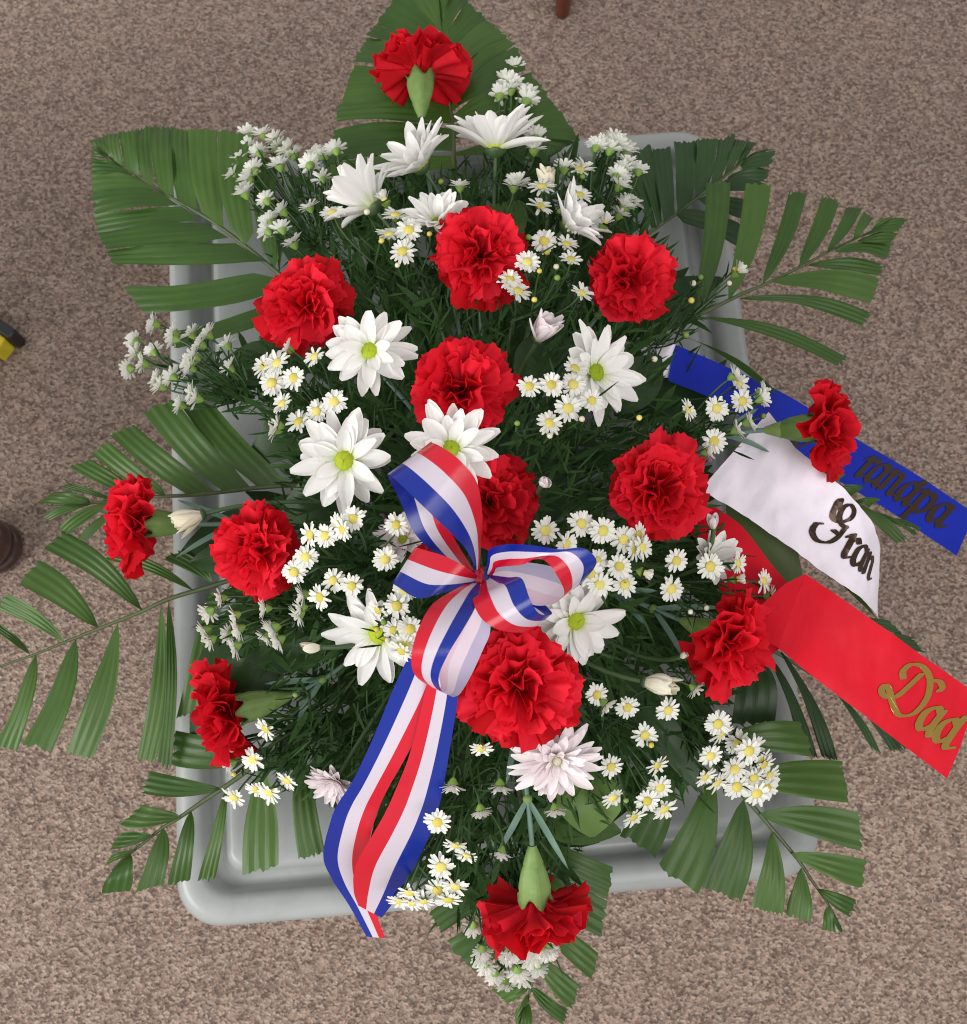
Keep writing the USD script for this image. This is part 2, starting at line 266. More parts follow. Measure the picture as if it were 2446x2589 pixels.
# ---------------------------------------------------------------- foam and tray
FO = P(1230, 1330, .47)
import manifold3d as m3
hold = Thing('flower_tray', 'dark green tray of floral foam hidden under the flowers', 'tray', (FO[0], FO[1], LID))
v, f = rbox(.17, .25, .05, .012); hold.part('tray', (world_rot(v, 5, (FO[0], FO[1], LID - .004)), f), M_tray)
v, f = rbox(.14, .22, .03, .010); hold.part('foam', (world_rot(v, 5, (FO[0], FO[1], LID + .046 - .012)), f), M_foam)
def foam_point(toward):                                    # where a stem enters the foam
    d = (np.asarray(toward) - FO)[:2]; d = d / max(np.linalg.norm(d), .02)
    return np.array([FO[0] + d[0] * .05, FO[1] + d[1] * .08, .478])

# ---------------------------------------------------------------- palm fronds
def leaflet(B, A, C, bend=0., p=2.0, arch=.006, rib=.0009, n=10, m=15, nr=3.5, fold=.0, w0=.07, edge=None):
    B, A, C = map(np.asarray, (B, A, C)); M_ = (A + C) / 2; L = np.linalg.norm(M_ - B); hv = (C - A) / 2
    side = nrm(np.cross([0, 0, 1.], M_ - B)); t = np.linspace(0, 1, n)[:, None]; s = np.linspace(-1, 1, m)[None, :]
    w = (w0 + (1 - w0) * (1 - (1 - t) ** p)) * np.minimum(1, .12 + t * 14)
    g = (B + (M_ - B) * t[..., None] + hv * (s * w)[..., None] + side * (bend * L * np.sin(np.pi * t))[..., None])
    if edge is not None:                                   # leaflets that are still joined: straight from their share of the midrib
        b0, b1 = edge
        if np.linalg.norm(b0 - A) + np.linalg.norm(b1 - C) > np.linalg.norm(b1 - A) + np.linalg.norm(b0 - C): b0, b1 = b1, b0
        ss = ((s + 1) / 2)[..., None]; tt = t[..., None]; e0 = b0 + (b1 - b0) * ss; e1 = A + (C - A) * ss; pinch = 1.07 - .26 * np.exp(-((t - .02) / .15) ** 2)
        g = e0 + (e1 - e0) * tt; mid = (b0 + b1) / 2 + (M_ - (b0 + b1) / 2) * tt; g = mid + (g - mid) * pinch[..., None] + side * (bend * L * np.sin(np.pi * t))[..., None]; w = np.ones_like(t)
    dd = nrm(M_ - B); g[-1] = g[-1] + dd * rng.normal(0, .0011, (m, 1)) * (1 if L > .03 else .3)
    ph = rng.uniform(0, 6)
    z = arch * np.sin(np.pi * t) * (1 + 0 * s) + rib * np.minimum(1, t * 2.5) * np.cos(s * np.pi * nr + ph) * (.35 + .65 * w) - fold * np.abs(s) * w + .0016 * np.sin(2.2 * t * np.pi + ph) * s
    g = g + z[..., None] * np.array([0, 0, 1.])
    uv = np.stack(np.broadcast_arrays((s + 1) / 2 * min(1, np.linalg.norm(hv) * 40) + rng.uniform(0, 9), t * L * 12), -1).reshape(-1, 2)
    return grid(g), uv
def frond(label, rachis, leaves, z0, z1, m=None, p=3., r=.0022, tipz=0., rib=.0005, w0=.1, fuse=None):
    """rachis: tile points from the stem to the tip; leaves: (base, one tip corner, other tip corner, bend); heights run z0 to z1."""
    rp = [T(*q) for q in rachis]; k = len(rp)
    seg = np.r_[0, np.cumsum([math.dist(rp[i], rp[i + 1]) for i in range(k - 1)])]; seg /= seg[-1]
    def height(q):
        d = [math.dist(q, a) for a in rp]; out = []
        best = min(((abs(math.dist(q, (rp[i][0] + (rp[i+1][0] - rp[i][0]) * x, rp[i][1] + (rp[i+1][1] - rp[i][1]) * x))), seg[i] + (seg[i+1] - seg[i]) * x) for i in range(k - 1) for x in np.linspace(0, 1, 9)))
        return z0 + (z1 - z0) * best[1]
    pts = spline([P(u, v, z0 + (z1 - z0) * s - .0015) for (u, v), s in zip(rp, seg)], 30)
    th = Thing('palm_frond', label, 'palm frond', pts[0], group=None)
    th.part('rachis', tube(pts, np.linspace(r, r * .35, 30), 6), M_rachis)
    bases = [P(*T(*lf[0]), height(T(*lf[0]))) for lf in leaves]; edges = [None] * len(leaves)
    for lo, hi in (fuse or ()):
        for i in range(lo, hi):
            pv = (bases[i] + bases[i - 1]) / 2 if i > lo else bases[i] * 1.5 - bases[i + 1] * .5
            nx = (bases[i] + bases[i + 1]) / 2 if i < hi - 1 else bases[i] * 1.5 - bases[i - 1] * .5
            edges[i] = (pv, nx)
    for lf, eg in zip(leaves, edges):
        b, a, c = (T(*q) for q in lf[:3]); bend = lf[3] if len(lf) > 3 else rng.uniform(-.02, .02)
        zb = height(b); dz = rng.uniform(-.006, .004) + tipz
        mesh, uv = leaflet(P(*b, zb), P(*a, zb + dz + rng.uniform(-.003, .003)), P(*c, zb + dz + rng.uniform(-.003, .003)), bend, p=p, rib=rib, w0=w0, edge=eg, arch=rng.uniform(.002, .008))
        th.part('leaflet', mesh, m or M_palm, uv=uv)
def L(k, *rows): return [((k, r[0], r[1]), (k, r[2], r[3]), (k, r[4], r[5])) + tuple(r[6:7]) for r in rows]
def R(k, *pts): return [(k, *p) for p in pts]
frond('broad green palm frond behind the topmost red carnation', R('B', (930, 1000), (930, 800), (905, 560), (870, 180), (840, 0), (825, -130)),
  L('B', (862, 170, 620, -40, 800, -160), (868, 250, 470, 130, 615, -40), (885, 330, 418, 212, 466, 140), (893, 430, 345, 368, 415, 222), (902, 590, 240, 690, 335, 395), (915, 640, 232, 720, 250, 620), (925, 860, 160, 965, 222, 775), (940, 960, 150, 1080, 165, 970),
    (852, 90, 832, -160, 962, -115), (868, 190, 964, -112, 1020, 10), (880, 270, 1022, 12, 1132, 118), (895, 380, 1136, 122, 1240, 215), (910, 520, 1244, 220, 1300, 262), (922, 650, 1302, 268, 1366, 412), (932, 690, 1392, 430, 1520, 610), (940, 780, 1524, 615, 1675, 822), (950, 900, 1660, 832, 1480, 940)), .500, .475, p=5., rib=.00035, w0=.55, fuse=((0, 8), (8, 16)))
frond('wide light green palm frond at upper left with few slits', R('A', (1750, 1240), (1540, 1070), (1370, 930), (1180, 790), (940, 650), (740, 520), (575, 415), (505, 350)),
  L('A', (575, 418, 500, 345, 585, 318), (650, 465, 588, 318, 668, 294), (735, 520, 672, 294, 752, 278), (830, 575, 756, 280, 838, 264), (920, 635, 842, 266, 955, 268), (1040, 705, 962, 270, 1046, 285, .01), (1190, 795, 1052, 274, 1208, 288, .02), (1370, 925, 1216, 280, 1388, 312, .03), (1530, 1050, 1440, 420, 1560, 480, .05), (1560, 1090, 1560, 640, 1600, 900, .05),
    (590, 430, 512, 402, 512, 440), (690, 500, 514, 444, 512, 522), (820, 580, 511, 526, 519, 640), (950, 672, 519, 645, 527, 760), (1060, 740, 527, 764, 545, 850), (1190, 835, 548, 855, 592, 950), (1400, 965, 594, 954, 640, 1032, .02), (1550, 1115, 688, 1160, 802, 1304, .05), (1580, 1270, 890, 1422, 985, 1500, .06)), .492, .47, p=3., rib=.0004, w0=.62, fuse=((0, 7), (10, 17)))
frond('dark palm frond at upper right lying behind another frond', R('C', (150, 880), (400, 705), (560, 590), (700, 480), (800, 400), (870, 350), (930, 330)),
  L('C', (395, 712, 240, 480, 292, 360), (415, 700, 288, 350, 372, 306), (450, 675, 386, 338, 466, 320), (540, 600, 488, 300, 592, 290), (615, 545, 598, 290, 692, 280), (690, 480, 696, 286, 772, 266), (745, 440, 776, 282, 832, 290), (800, 395, 836, 294, 878, 300),
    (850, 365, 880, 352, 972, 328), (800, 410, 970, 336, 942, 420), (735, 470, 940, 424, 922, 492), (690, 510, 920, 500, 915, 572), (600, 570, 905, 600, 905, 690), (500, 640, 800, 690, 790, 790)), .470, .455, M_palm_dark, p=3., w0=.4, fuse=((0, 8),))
frond('narrow leaved palm frond reaching out at the right side', R('C', (150, 1330), (450, 1180), (620, 1110), (800, 1022), (940, 962), (1100, 882), (1250, 802), (1400, 732), (1500, 690)),
  L('C', (585, 1130, 640, 488, 750, 490, -.03), (745, 1050, 828, 490, 945, 502, -.03), (905, 975, 1030, 535, 1116, 547, -.03), (1078, 893, 1188, 552, 1272, 580, -.03), (1215, 822, 1310, 597, 1372, 622, -.02), (1335, 764, 1386, 630, 1436, 652), (1430, 722, 1500, 650, 1588, 662),
    (1385, 742, 1586, 668, 1548, 722), (1345, 770, 1546, 724, 1520, 778), (1250, 812, 1520, 784, 1496, 850, .02), (1108, 884, 1478, 872, 1464, 938, .03), (960, 958, 1462, 946, 1420, 1060, .03), (800, 1040, 1416, 1110, 1380, 1166, .04), (600, 1125, 1312, 1316, 1256, 1364, .05), (470, 1200, 985, 1490, 925, 1480, .05)), .515, .50, p=3., w0=.16)
frond('small dark tipped palm frond behind the leftmost red carnation', R('D', (1720, 1050), (1500, 1060), (1100, 1105), (800, 1120), (530, 1150), (380, 1165), (260, 1175)),
  L('D', (1520, 1050, 1000, 585, 1185, 600, .03), (1320, 1078, 808, 645, 968, 574, .03), (1120, 1095, 622, 775, 740, 714, .02), (920, 1110, 512, 878, 606, 806, .02), (770, 1120, 383, 953, 500, 906), (630, 1135, 338, 1062, 392, 1040), (500, 1152, 196, 1158, 296, 1088),
    (520, 1155, 232, 1226, 285, 1254), (640, 1140, 322, 1284, 382, 1330, -.02), (760, 1130, 430, 1352, 480, 1366, -.02)), .500, .478, p=3., w0=.35, fuse=((0, 3),))
frond('long palm frond of separate leaflets at the lower left edge', R('G', (1500, -60), (1170, 50), (900, 132), (740, 205), (550, 280), (350, 360), (180, 430), (0, 492), (-160, 560)),
  [(('D', 1080, 1640), ('D', 590, 1470), ('D', 640, 1410), -.05), (('D', 1190, 1600), ('D', 900, 1460), ('D', 1010, 1420), -.05), (('D', 790, 1748), ('D', 248, 1408), ('D', 352, 1305), -.06), (('D', 545, 1845), ('D', 108, 1606), ('D', 212, 1465), -.06)] +
  L('G', (345, 362, -10, 190, 35, 104, -.05), (165, 432, -40, 300, -10, 262, -.04)) +
  L('G', (850, 165, 718, 980, 828, 998, .06), (890, 140, 832, 1000, 905, 1032, .04), (625, 255, 344, 948, 492, 982, .06), (400, 350, 122, 902, 268, 944, .06), (190, 432, -22, 915, 86, 936, .06), (0, 495, -110, 690, -40, 720, .05), (1120, 80, 930, 760, 1090, 720, .04)), .495, .47, p=2.6)
frond('palm frond over the lower left corner of the tote lid', R('G', (1500, 900), (1250, 1085), (1080, 1200), (950, 1290), (860, 1345), (760, 1425), (640, 1520), (590, 1570)),
  L('G', (1170, 1140, 748, 1160, 800, 1046, .03), (955, 1290, 634, 1342, 740, 1220, .03), (810, 1388, 578, 1458, 650, 1364, .02), (720, 1462, 553, 1548, 592, 1488), (1380, 960, 905, 1015, 925, 830, .03),
    (690, 1485, 538, 1692, 690, 1678, .02), (865, 1345, 720, 1680, 862, 1648, .04), (1010, 1255, 888, 1642, 1002, 1624, .04), (1195, 1150, 1048, 1626, 1136, 1608, .03), (1390, 1000, 1278, 1596, 1476, 1546, .0), (1600, 930, 1578, 1510, 1722, 1478, -.02)), .486, .464, p=2.5)
frond('palm frond under the lowest red carnation at the bottom', R('I', (690, 600), (730, 900), (780, 1200), (800, 1500), (785, 1700), (760, 1800), (745, 1880)),
  L('I', (790, 960, 1224, 1098, 1200, 1285, -.03), (800, 1150, 1198, 1290, 1160, 1498, -.03), (815, 1400, 1148, 1588, 1108, 1735), (795, 1620, 1042, 1770, 996, 1908), (768, 1785, 972, 1902, 950, 1995),
    (740, 1150, 192, 1352, 262, 1474, -.04), (770, 1380, 288, 1520, 445, 1690, -.02), (760, 1740, 543, 1790, 636, 1874), (755, 1830, 672, 1935, 690, 2020), (745, 1860, 700, 2040, 770, 2040)), .492, .466, p=3., w0=.35)
frond('mid green palm frond over the lower right corner of the tote', R('J', (380, 440), (560, 700), (780, 945), (900, 1085), (1030, 1240), (1100, 1345), (1170, 1445), (1225, 1540)),
  L('J', (390, 700, 138, 1110, 312, 1225, .04), (600, 830, 328, 1275, 525, 1405, .04), (755, 935, 540, 1372, 745, 1440, .03), (900, 1100, 798, 1470, 945, 1522, .02), (1045, 1280, 968, 1520, 1092, 1546), (1180, 1465, 1148, 1590, 1218, 1602), (1205, 1500, 1222, 1585, 1256, 1610),
    (650, 640, 1112, 722, 1036, 545, .03), (700, 840, 1238, 742, 1292, 952, .02), (830, 1008, 1328, 1000, 1352, 1196, .02), (990, 1205, 1364, 1238, 1354, 1384), (1125, 1385, 1322, 1440, 1290, 1526)), .498, .475, p=2.2)
frond('dark green palm frond under the red ribbon at right', R('J', (500, -60), (800, 130), (950, 215), (1120, 320), (1300, 430), (1430, 520)),
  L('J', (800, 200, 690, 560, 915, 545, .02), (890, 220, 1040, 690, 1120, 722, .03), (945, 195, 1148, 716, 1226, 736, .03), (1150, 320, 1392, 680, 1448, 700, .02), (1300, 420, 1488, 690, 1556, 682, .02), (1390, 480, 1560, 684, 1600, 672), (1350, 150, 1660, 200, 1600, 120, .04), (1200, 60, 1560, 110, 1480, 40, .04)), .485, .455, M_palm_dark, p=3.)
frond('small far palm frond tip between white and blue ribbons', R('F', (700, 760), (1000, 920), (1150, 1010), (1350, 1120), (1480, 1180), (1560, 1215)),
  L('F', (1060, 960, 1180, 985, 1235, 935), (1150, 1015, 1240, 1065, 1330, 1010), (1270, 1080, 1360, 1110, 1420, 1070), (1290, 1090, 1500, 1305, 1560, 1270, .02), (1380, 1130, 1590, 1255, 1620, 1240), (1440, 1160, 1620, 1235, 1640, 1215), (800, 960, 1180, 1480, 1390, 1690, .02)), .44, .40)

# ---------------------------------------------------------------- broad single leaves
def blade(B, Tp, wid, n=10, m=9, arch=.01, fold=.15):
    B, Tp = np.asarray(B), np.asarray(Tp); d = Tp - B; Ln = np.linalg.norm(d); s_ = nrm(np.cross([0, 0, 1.], d))
    t = np.linspace(0, 1, n)[:, None]; s = np.linspace(-1, 1, m)[None, :]
    w = wid * np.sin(np.pi * np.clip(t * .97 + .015, 0, 1) ** .8) ** .8
    g = B + d * t[..., None] + s_ * (s * w)[..., None] + np.array([0, 0, 1.]) * (arch * np.sin(np.pi * t) + fold * np.abs(s) * w + .0012 * np.sin(t * 14) * np.abs(s))[..., None]
    return grid(g), np.stack(np.broadcast_arrays((s + 1) / 2, t), -1).reshape(-1, 2)
for lab, k, b, t, w, z, m in (
    ('dark broad leaf right of the large right hand chrysanthemum', 'V', (1190, 800), (1280, 690), 48, .555, M_broad),
    ('dark leaf just behind the pink half open bud', 'V', (1000, 720), (1110, 660), 42, .55, M_broad),
    ('dark leaf left of the chrysanthemum beside the bow loop', 'V', (690, 960), (540, 1000), 52, .54, M_broad),
    ('rounded dark leaf above the small cream bud', 'V', (620, 1270), (450, 1250), 46, .54, M_broad),
    ('long dark leaf pointing down beside the pale green bud', 'V', (1190, 1290), (1365, 1540), 34, .53, M_broad),
    ('light green leaf below the pinkish drooping chrysanthemum', 'I', (1080, 560), (1110, 930), 190, .535, M_lime),
    ('green leaf lying on the tote lid at bottom centre', 'I', (780, 800), (1275, 900), 120, .505, M_palm),
    ('olive green leaf between the white ribbon and the red ribbon', 'F', (620, 1080), (1010, 1580), 130, .53, M_olive),
    ('green leaf behind the carnation near the top centre', 'V', (960, 480), (1010, 390), 40, .535, M_palm),
    ('dark broad leaf under the lower left carnation', 'V', (560, 1350), (400, 1320), 60, .52, M_broad),
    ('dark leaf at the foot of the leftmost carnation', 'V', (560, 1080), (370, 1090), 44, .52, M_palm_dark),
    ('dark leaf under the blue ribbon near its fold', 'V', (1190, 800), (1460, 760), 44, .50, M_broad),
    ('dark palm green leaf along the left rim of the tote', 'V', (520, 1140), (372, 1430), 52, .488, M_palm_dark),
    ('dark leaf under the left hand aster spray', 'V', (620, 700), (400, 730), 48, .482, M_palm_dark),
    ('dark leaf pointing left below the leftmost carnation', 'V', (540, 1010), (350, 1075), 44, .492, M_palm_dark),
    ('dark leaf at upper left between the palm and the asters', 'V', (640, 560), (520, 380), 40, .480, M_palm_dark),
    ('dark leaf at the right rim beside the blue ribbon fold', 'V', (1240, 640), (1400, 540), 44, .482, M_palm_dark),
    ('dark leaf left of the second daisy, under its petals', 'V', (640, 800), (480, 900), 50, .50, M_broad)):
    (u0, v0), (u1, v1) = T(k, *b), T(k, *t); wpx = w * TILES[k][2]
    mesh, uv = blade(P(u0, v0, z), P(u1, v1, z - .008), wpx * px(P(u0, v0, z)))
    single('leaf', mesh, m, lab, 'leaf', uv=uv)

# ---------------------------------------------------------------- carnations
def carnation(label, u, v, rpx, ax, z=None, m=None, sq=1., leaves=1, seed=0, open_=1.):
    g = np.random.default_rng(900 + seed)
    z = dome_z(u, v) + .012 if z is None else z
    c = P(u, v, z); Rm = rpx * px(c); ax = imgdir(*ax); X, Y, A = frame(ax, g.uniform(0, 6))
    base = c - A * .42 * Rm
    th = Thing('carnation', label, 'carnation', base, group=None)
    layers = [(7, 104, 1.16), (8, 90, 1.13), (8, 72, 1.06), (7, 53, .98), (6, 34, .90), (4, 14, .80)]
    nv, nu = 9, 25
    for li, (n, th_deg, Ln) in enumerate(layers):
        off = g.uniform(0, 6)
        for k in range(n):
            az = off + 2 * np.pi * k / n + g.normal(0, .14)
            thm = math.radians(th_deg * open_ + g.normal(0, 9)); ln = Ln * Rm * (1 + g.normal(0, .10))
            er = math.cos(az) * X + math.sin(az) * Y; et = -math.sin(az) * X + math.cos(az) * Y
            vv = np.linspace(0, 1, nv); uu = np.linspace(-1, 1, nu)
            fi = np.linspace(0, 1, 41); phi = thm * np.clip(fi / .42, 0, 1) ** 1.2
            rr = np.r_[0, np.cumsum(np.sin(phi[:-1]))] / 40 * ln + .06 * Rm; hh = np.r_[0, np.cumsum(np.cos(phi[:-1]))] / 40 * ln
            zig = np.array([(-1) ** j for j in range(nu)]) * .017 + g.normal(0, .013, nu) + .03 * np.sin(uu * g.uniform(3, 6) + g.uniform(0, 6))
            p1, p2, p3 = g.uniform(0, 6, 3); k1, k2 = g.uniform(1.1, 1.9), g.uniform(2.4, 3.8)
            wid = (.60 if li < 4 else .50) * Rm * (1 + g.normal(0, .12)); roll = g.normal(0, .22)
            pts = np.zeros((nv, nu, 3))
            for i, q in enumerate(vv):
                qe = np.clip(q * (1 - .10 * uu ** 2 - .14 * np.abs(uu) ** 5) + zig * q ** 5, 0, 1.15)
                r_ = np.interp(np.minimum(qe, 1), fi, rr) + np.maximum(qe - 1, 0) * ln * math.sin(thm); h_ = np.interp(np.minimum(qe, 1), fi, hh) + np.maximum(qe - 1, 0) * ln * math.cos(thm)
                ph = np.interp(np.minimum(qe, 1), fi, phi)
                wv = wid * (.10 + .90 * q ** 1.15)
                amp = Rm * .15 * q ** 1.7
                dn = amp * (np.sin(k1 * np.pi * uu + p1) + .55 * np.sin(k2 * np.pi * uu + p2)) + roll * wv * uu * q
                dt = amp * .35 * np.sin(k2 * np.pi * uu + p3)
                nrmv = np.cos(ph)[:, None] * er - np.sin(ph)[:, None] * A
                pts[i] = base + er * r_[:, None] + A * h_[:, None] + et * (uu * wv + dt)[:, None] - nrmv * dn[:, None]
            mesh = grid(pts)
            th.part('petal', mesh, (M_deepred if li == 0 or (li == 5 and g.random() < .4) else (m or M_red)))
    s = .86 * Rm / .036
    cal = th.part('calyx', lathe([(0, -.031 * s), (.0030 * s, -.0305 * s), (.0062 * s, -.025 * s), (.0100 * s, -.015 * s), (.0122 * s, -.004 * s), (.0118 * s, .002 * s), (.0135 * s, .006 * s), (.0105 * s, .004 * s)], base, A, 60, wob=.05, teeth=.0045 * s, rib=.012), M_calyx)
    th.part('sepal', lathe([(.003 * s, -.037 * s), (.0058 * s, -.029 * s), (.0080 * s, -.022 * s), (.0070 * s, -.0215 * s)], base, A, 10, wob=.25), M_calyx, parent=cal)
    root = base - A * .030 * s; e = foam_point(base); d = np.linalg.norm(root - e)
    sp = bez(root, -A * d * .35, e, np.array([0, 0, .35 * d]) + nrm(root - e) * d * .2, 22)
    th.part('stem', tube(sp, .0019, 7), M_blue_stem)
    for q in range(leaves):
        i = 4 + 5 * q; b = sp[i]; tg = nrm(sp[i + 1] - sp[i - 1])
        th.part('node', (lambda mm: (mm.vertices * .0034 + b, mm.faces))(trimesh.creation.icosphere(2)), M_calyx)
        for sgn in (-1, 1):
            d_ = nrm(-tg * .9 + sgn * np.cross(tg, [0, 0, 1.]) * g.uniform(.25, .7) + np.array([0, 0, g.uniform(.0, .35)])); ln = g.uniform(.035, .06)
            lp = spline([b, b + d_ * ln * .5 + [0, 0, .002], b + d_ * ln - [0, 0, .006]], 8)
            sd = nrm(np.cross(d_, [0, 0, 1.])); w = .0022 * np.sin(np.pi * np.linspace(.12, 1, 8)) ** .6
            th.part('leaf', grid(np.stack([lp - sd * w[:, None] + [0, 0, .0006], lp, lp + sd * w[:, None] + [0, 0, .0006]], 1)), M_blue_stem)
CAR = [('topmost red carnation, seen from behind with its green calyx', 814, 130, 92, (-.05, .92, -.25), .53, 0),
  ('red carnation facing up in the upper centre, small daisies at its right', 930, 487, 96, (.0, .22, 1), None, 1),
  ('red carnation at upper left above the white daisy', 585, 586, 92, (-.28, .15, 1), None, 1),
  ('red carnation at upper right near the dark palm fronds', 1225, 538, 95, (.25, .2, 1), None, 1),
  ('red carnation in the middle above the half hidden white daisy', 893, 755, 103, (-.02, .1, 1), None, 1),
  ('red carnation partly hidden behind the bow loop', 955, 972, 92, (.25, .05, 1), .632, 0),
  ('large red carnation left of the white ribbon', 1285, 948, 108, (.2, .05, 1), None, 1),
  ('leftmost red carnation, side on with green calyx', 258, 1015, 92, (-.92, .02, .32), .535, 2),
  ('red carnation left of the cluster of small daisies', 487, 1068, 98, (-.55, -.05, .85), None, 1),
  ('rightmost red carnation lying on the blue ribbon', 1605, 830, 92, (.88, .0, .42), .585, 1),
  ('red carnation at lower right touching the red ribbon', 1432, 1248, 104, (.72, -.28, .6), .60, 2),
  ('large red carnation just below the bow', 1008, 1337, 116, (.08, -.1, 1), .662, 1),
  ('lower left red carnation, side on above tiny daisies', 437, 1385, 100, (-.86, -.22, .25), .55, 1),
  ('lowest red carnation hanging over the front of the tote', 1040, 1768, 106, (.06, -.93, -.16), .545, 2)]
for i, (lab, x, y, r, ax, z, lv) in enumerate(CAR):
    r *= (.95, .95, .96, .92, .95, 1, .91, 1, .95, 1, .96, .94, 1, 1)[i]
    carnation(lab, x * 2446 / 1876, y * 2446 / 1876, r * 2446 / 1876, ax, z, m=(M_crimson if i in (0, 5, 9, 12) else None), seed=i, leaves=lv, open_=(.86 if i in (0, 7, 9, 12, 13) else 1.))

# ---------------------------------------------------------------- chrysanthemums
def daisy(label, u, v, rpx, ax, cup=12., z=None, m=None, rows=(13, 11, 7), seed=0, name='chrysanthemum', cat='chrysanthemum', disc=True, wid=.168, incurve=0.):
    g = np.random.default_rng(400 + seed); m = m or M_white
    z = dome_z(u, v) + .018 if z is None else z
    c = P(u, v, z); Rm = rpx * px(c); A = imgdir(*ax); X, Y, A = frame(A, g.uniform(0, 6)); base = c - A * Rm * math.sin(math.radians(cup)) * .5
    th = Thing(name, label, cat, base)
    for li, n in enumerate(rows):
        off = g.uniform(0, 6)
        for k in range(n):
            az = off + 2 * np.pi * (k + g.normal(0, .24)) / n; ln = Rm * (1.0, .93, .72, .55, .34)[li] * (1 + g.normal(0, .085))
            e0 = math.radians(cup + 9 * li + g.normal(0, 8)); e1 = e0 - math.radians(g.normal(10, 8)) + math.radians(incurve)
            er = math.cos(az) * X + math.sin(az) * Y; et = -math.sin(az) * X + math.cos(az) * Y
            nv, nu = 9, 7; q = np.linspace(0, 1, nv); el = e0 + (e1 - e0) * q
            rr = .10 * Rm + np.r_[0, np.cumsum(np.cos(el[:-1]))] / (nv - 1) * (ln - .1 * Rm); hh = np.r_[0, np.cumsum(np.sin(el[:-1]))] / (nv - 1) * ln + .02 * Rm * li
            w = Rm * wid * (1 + g.normal(0, .1)) * np.maximum(.0, np.sin(np.pi * (.10 + .90 * q ** 1.25)) ** .55) * (1, .95, .85, .75, .7)[li]; w[-1] = Rm * wid * g.uniform(.12, .3)
            uu = np.linspace(-1, 1, nu); tw = g.normal(0, .25)
            pts = np.zeros((nv, nu, 3)); cupk = g.uniform(.15, .5)
            for i in range(nv):
                nn = math.cos(el[i]) * A - math.sin(el[i]) * er
                lift = w[i] * (cupk * uu ** 2 + .10 * np.cos(uu * 2 * np.pi) + tw * uu * q[i])
                pts[i] = base + er * rr[i] + A * hh[i] + et * (uu * w[i])[:, None] + nn * lift[:, None]
            th.part('petal', grid(pts), m, uv=np.stack(np.broadcast_arrays((uu[None] + 1) / 2, q[:, None]), -1).reshape(-1, 2))
    if disc:
        dk = .5 if disc == 2 else 1.; dp = [(0, .155), (.07, .15), (.14, .125), (.19, .08), (.20, .03), (.18, 0)]
        mm = lathe([(a * dk * Rm, (b + .02) * Rm) for a, b in dp][::-1], base, A, 22)
        v_ = mm[0] + (g.random((len(mm[0]), 1)) - .3) * .02 * Rm * A
        th.part('disc', (v_, mm[1]), M_disc if dk == 1 else M_cream)
    th.part('calyx', lathe([(.02 * Rm, -.14 * Rm), (.12 * Rm, -.10 * Rm), (.20 * Rm, -.02 * Rm), (.19 * Rm, .04 * Rm)], base, A, 14, wob=.1), M_stem)
    e = foam_point(base); d = np.linalg.norm(base - e); root = base - A * .1 * Rm
    th.part('stem', tube(bez(root, -A * d * .4, e, np.array([0, 0, .3 * d]), 18), .0017, 6), M_stem)
DAI = [('white chrysanthemum near the top, cup side on, petals up', 962, 262, 104, (.02, .85, .12), 34, None, None, 1),
  ('white chrysanthemum left of the top one, turned up left', 803, 305, 98, (-.55, .6, .45), 30, None, None, 1),
  ('white chrysanthemum fan pointing up left above small asters', 702, 378, 100, (-.60, .66, .02), 44, None, None, 0),
  ('white chrysanthemum half behind the upper centre carnation', 848, 420, 74, (-.1, .5, .6), 30, None, None, 1),
  ('white chrysanthemum at upper right among small yellow eyed asters', 1118, 425, 86, (.6, .45, .35), 38, None, None, 1),
  ('white daisy chrysanthemum touching the upper left carnation', 716, 680, 88, (-.05, -.02, 1), 14, None, None, 1),
  ('white chrysanthemum at right with asters in front of its eye', 1160, 722, 100, (.55, .05, .8), 16, None, None, 1),
  ('largest white chrysanthemum with round green eye, left of the bow', 668, 893, 102, (-.08, .02, 1), 10, .63, None, 1),
  ('white chrysanthemum between the middle carnation and the bow', 875, 868, 96, (.05, .3, .85), 16, .682, None, 1),
  ('white chrysanthemum behind the right end of the bow', 1118, 1205, 98, (.3, -.2, 1), 12, .632, None, 1),
  ('white chrysanthemum left of the bow under a group of asters', 732, 1232, 102, (-.35, -.3, .9), 12, .622, None, 1),
  ('full pinkish white chrysanthemum drooping below the lower carnation', 1080, 1474, 92, (.05, -.38, .92), 6, .628, M_pinkwhite, 0),
  ('pinkish chrysanthemum peeking out left of the ribbon tails', 648, 1520, 62, (-.35, -.6, .6), 16, .56, M_pinkwhite, 0),
  ('small white chrysanthemum above the lower right carnation', 1386, 1078, 60, (.3, .3, .8), 40, .59, None, 0),
  ('half hidden blush chrysanthemum with green eye left of the bow knot', 780, 1045, 54, (-.2, .2, 1), 25, .61, M_pinkwhite, 1)]
for i, (lab, x, y, r, ax, cup, z, m, dsc) in enumerate(DAI): daisy(lab, x * 2446 / 1876, y * 2446 / 1876, r * 2446 / 1876, ax, cup, z, m, ((17, 15, 13, 10, 9) if i in (11, 12) else (13, 11, 7)), wid=(.125 if i in (11, 12) else .168), seed=i, disc=(2 if i in (11, 12) else bool(dsc)))
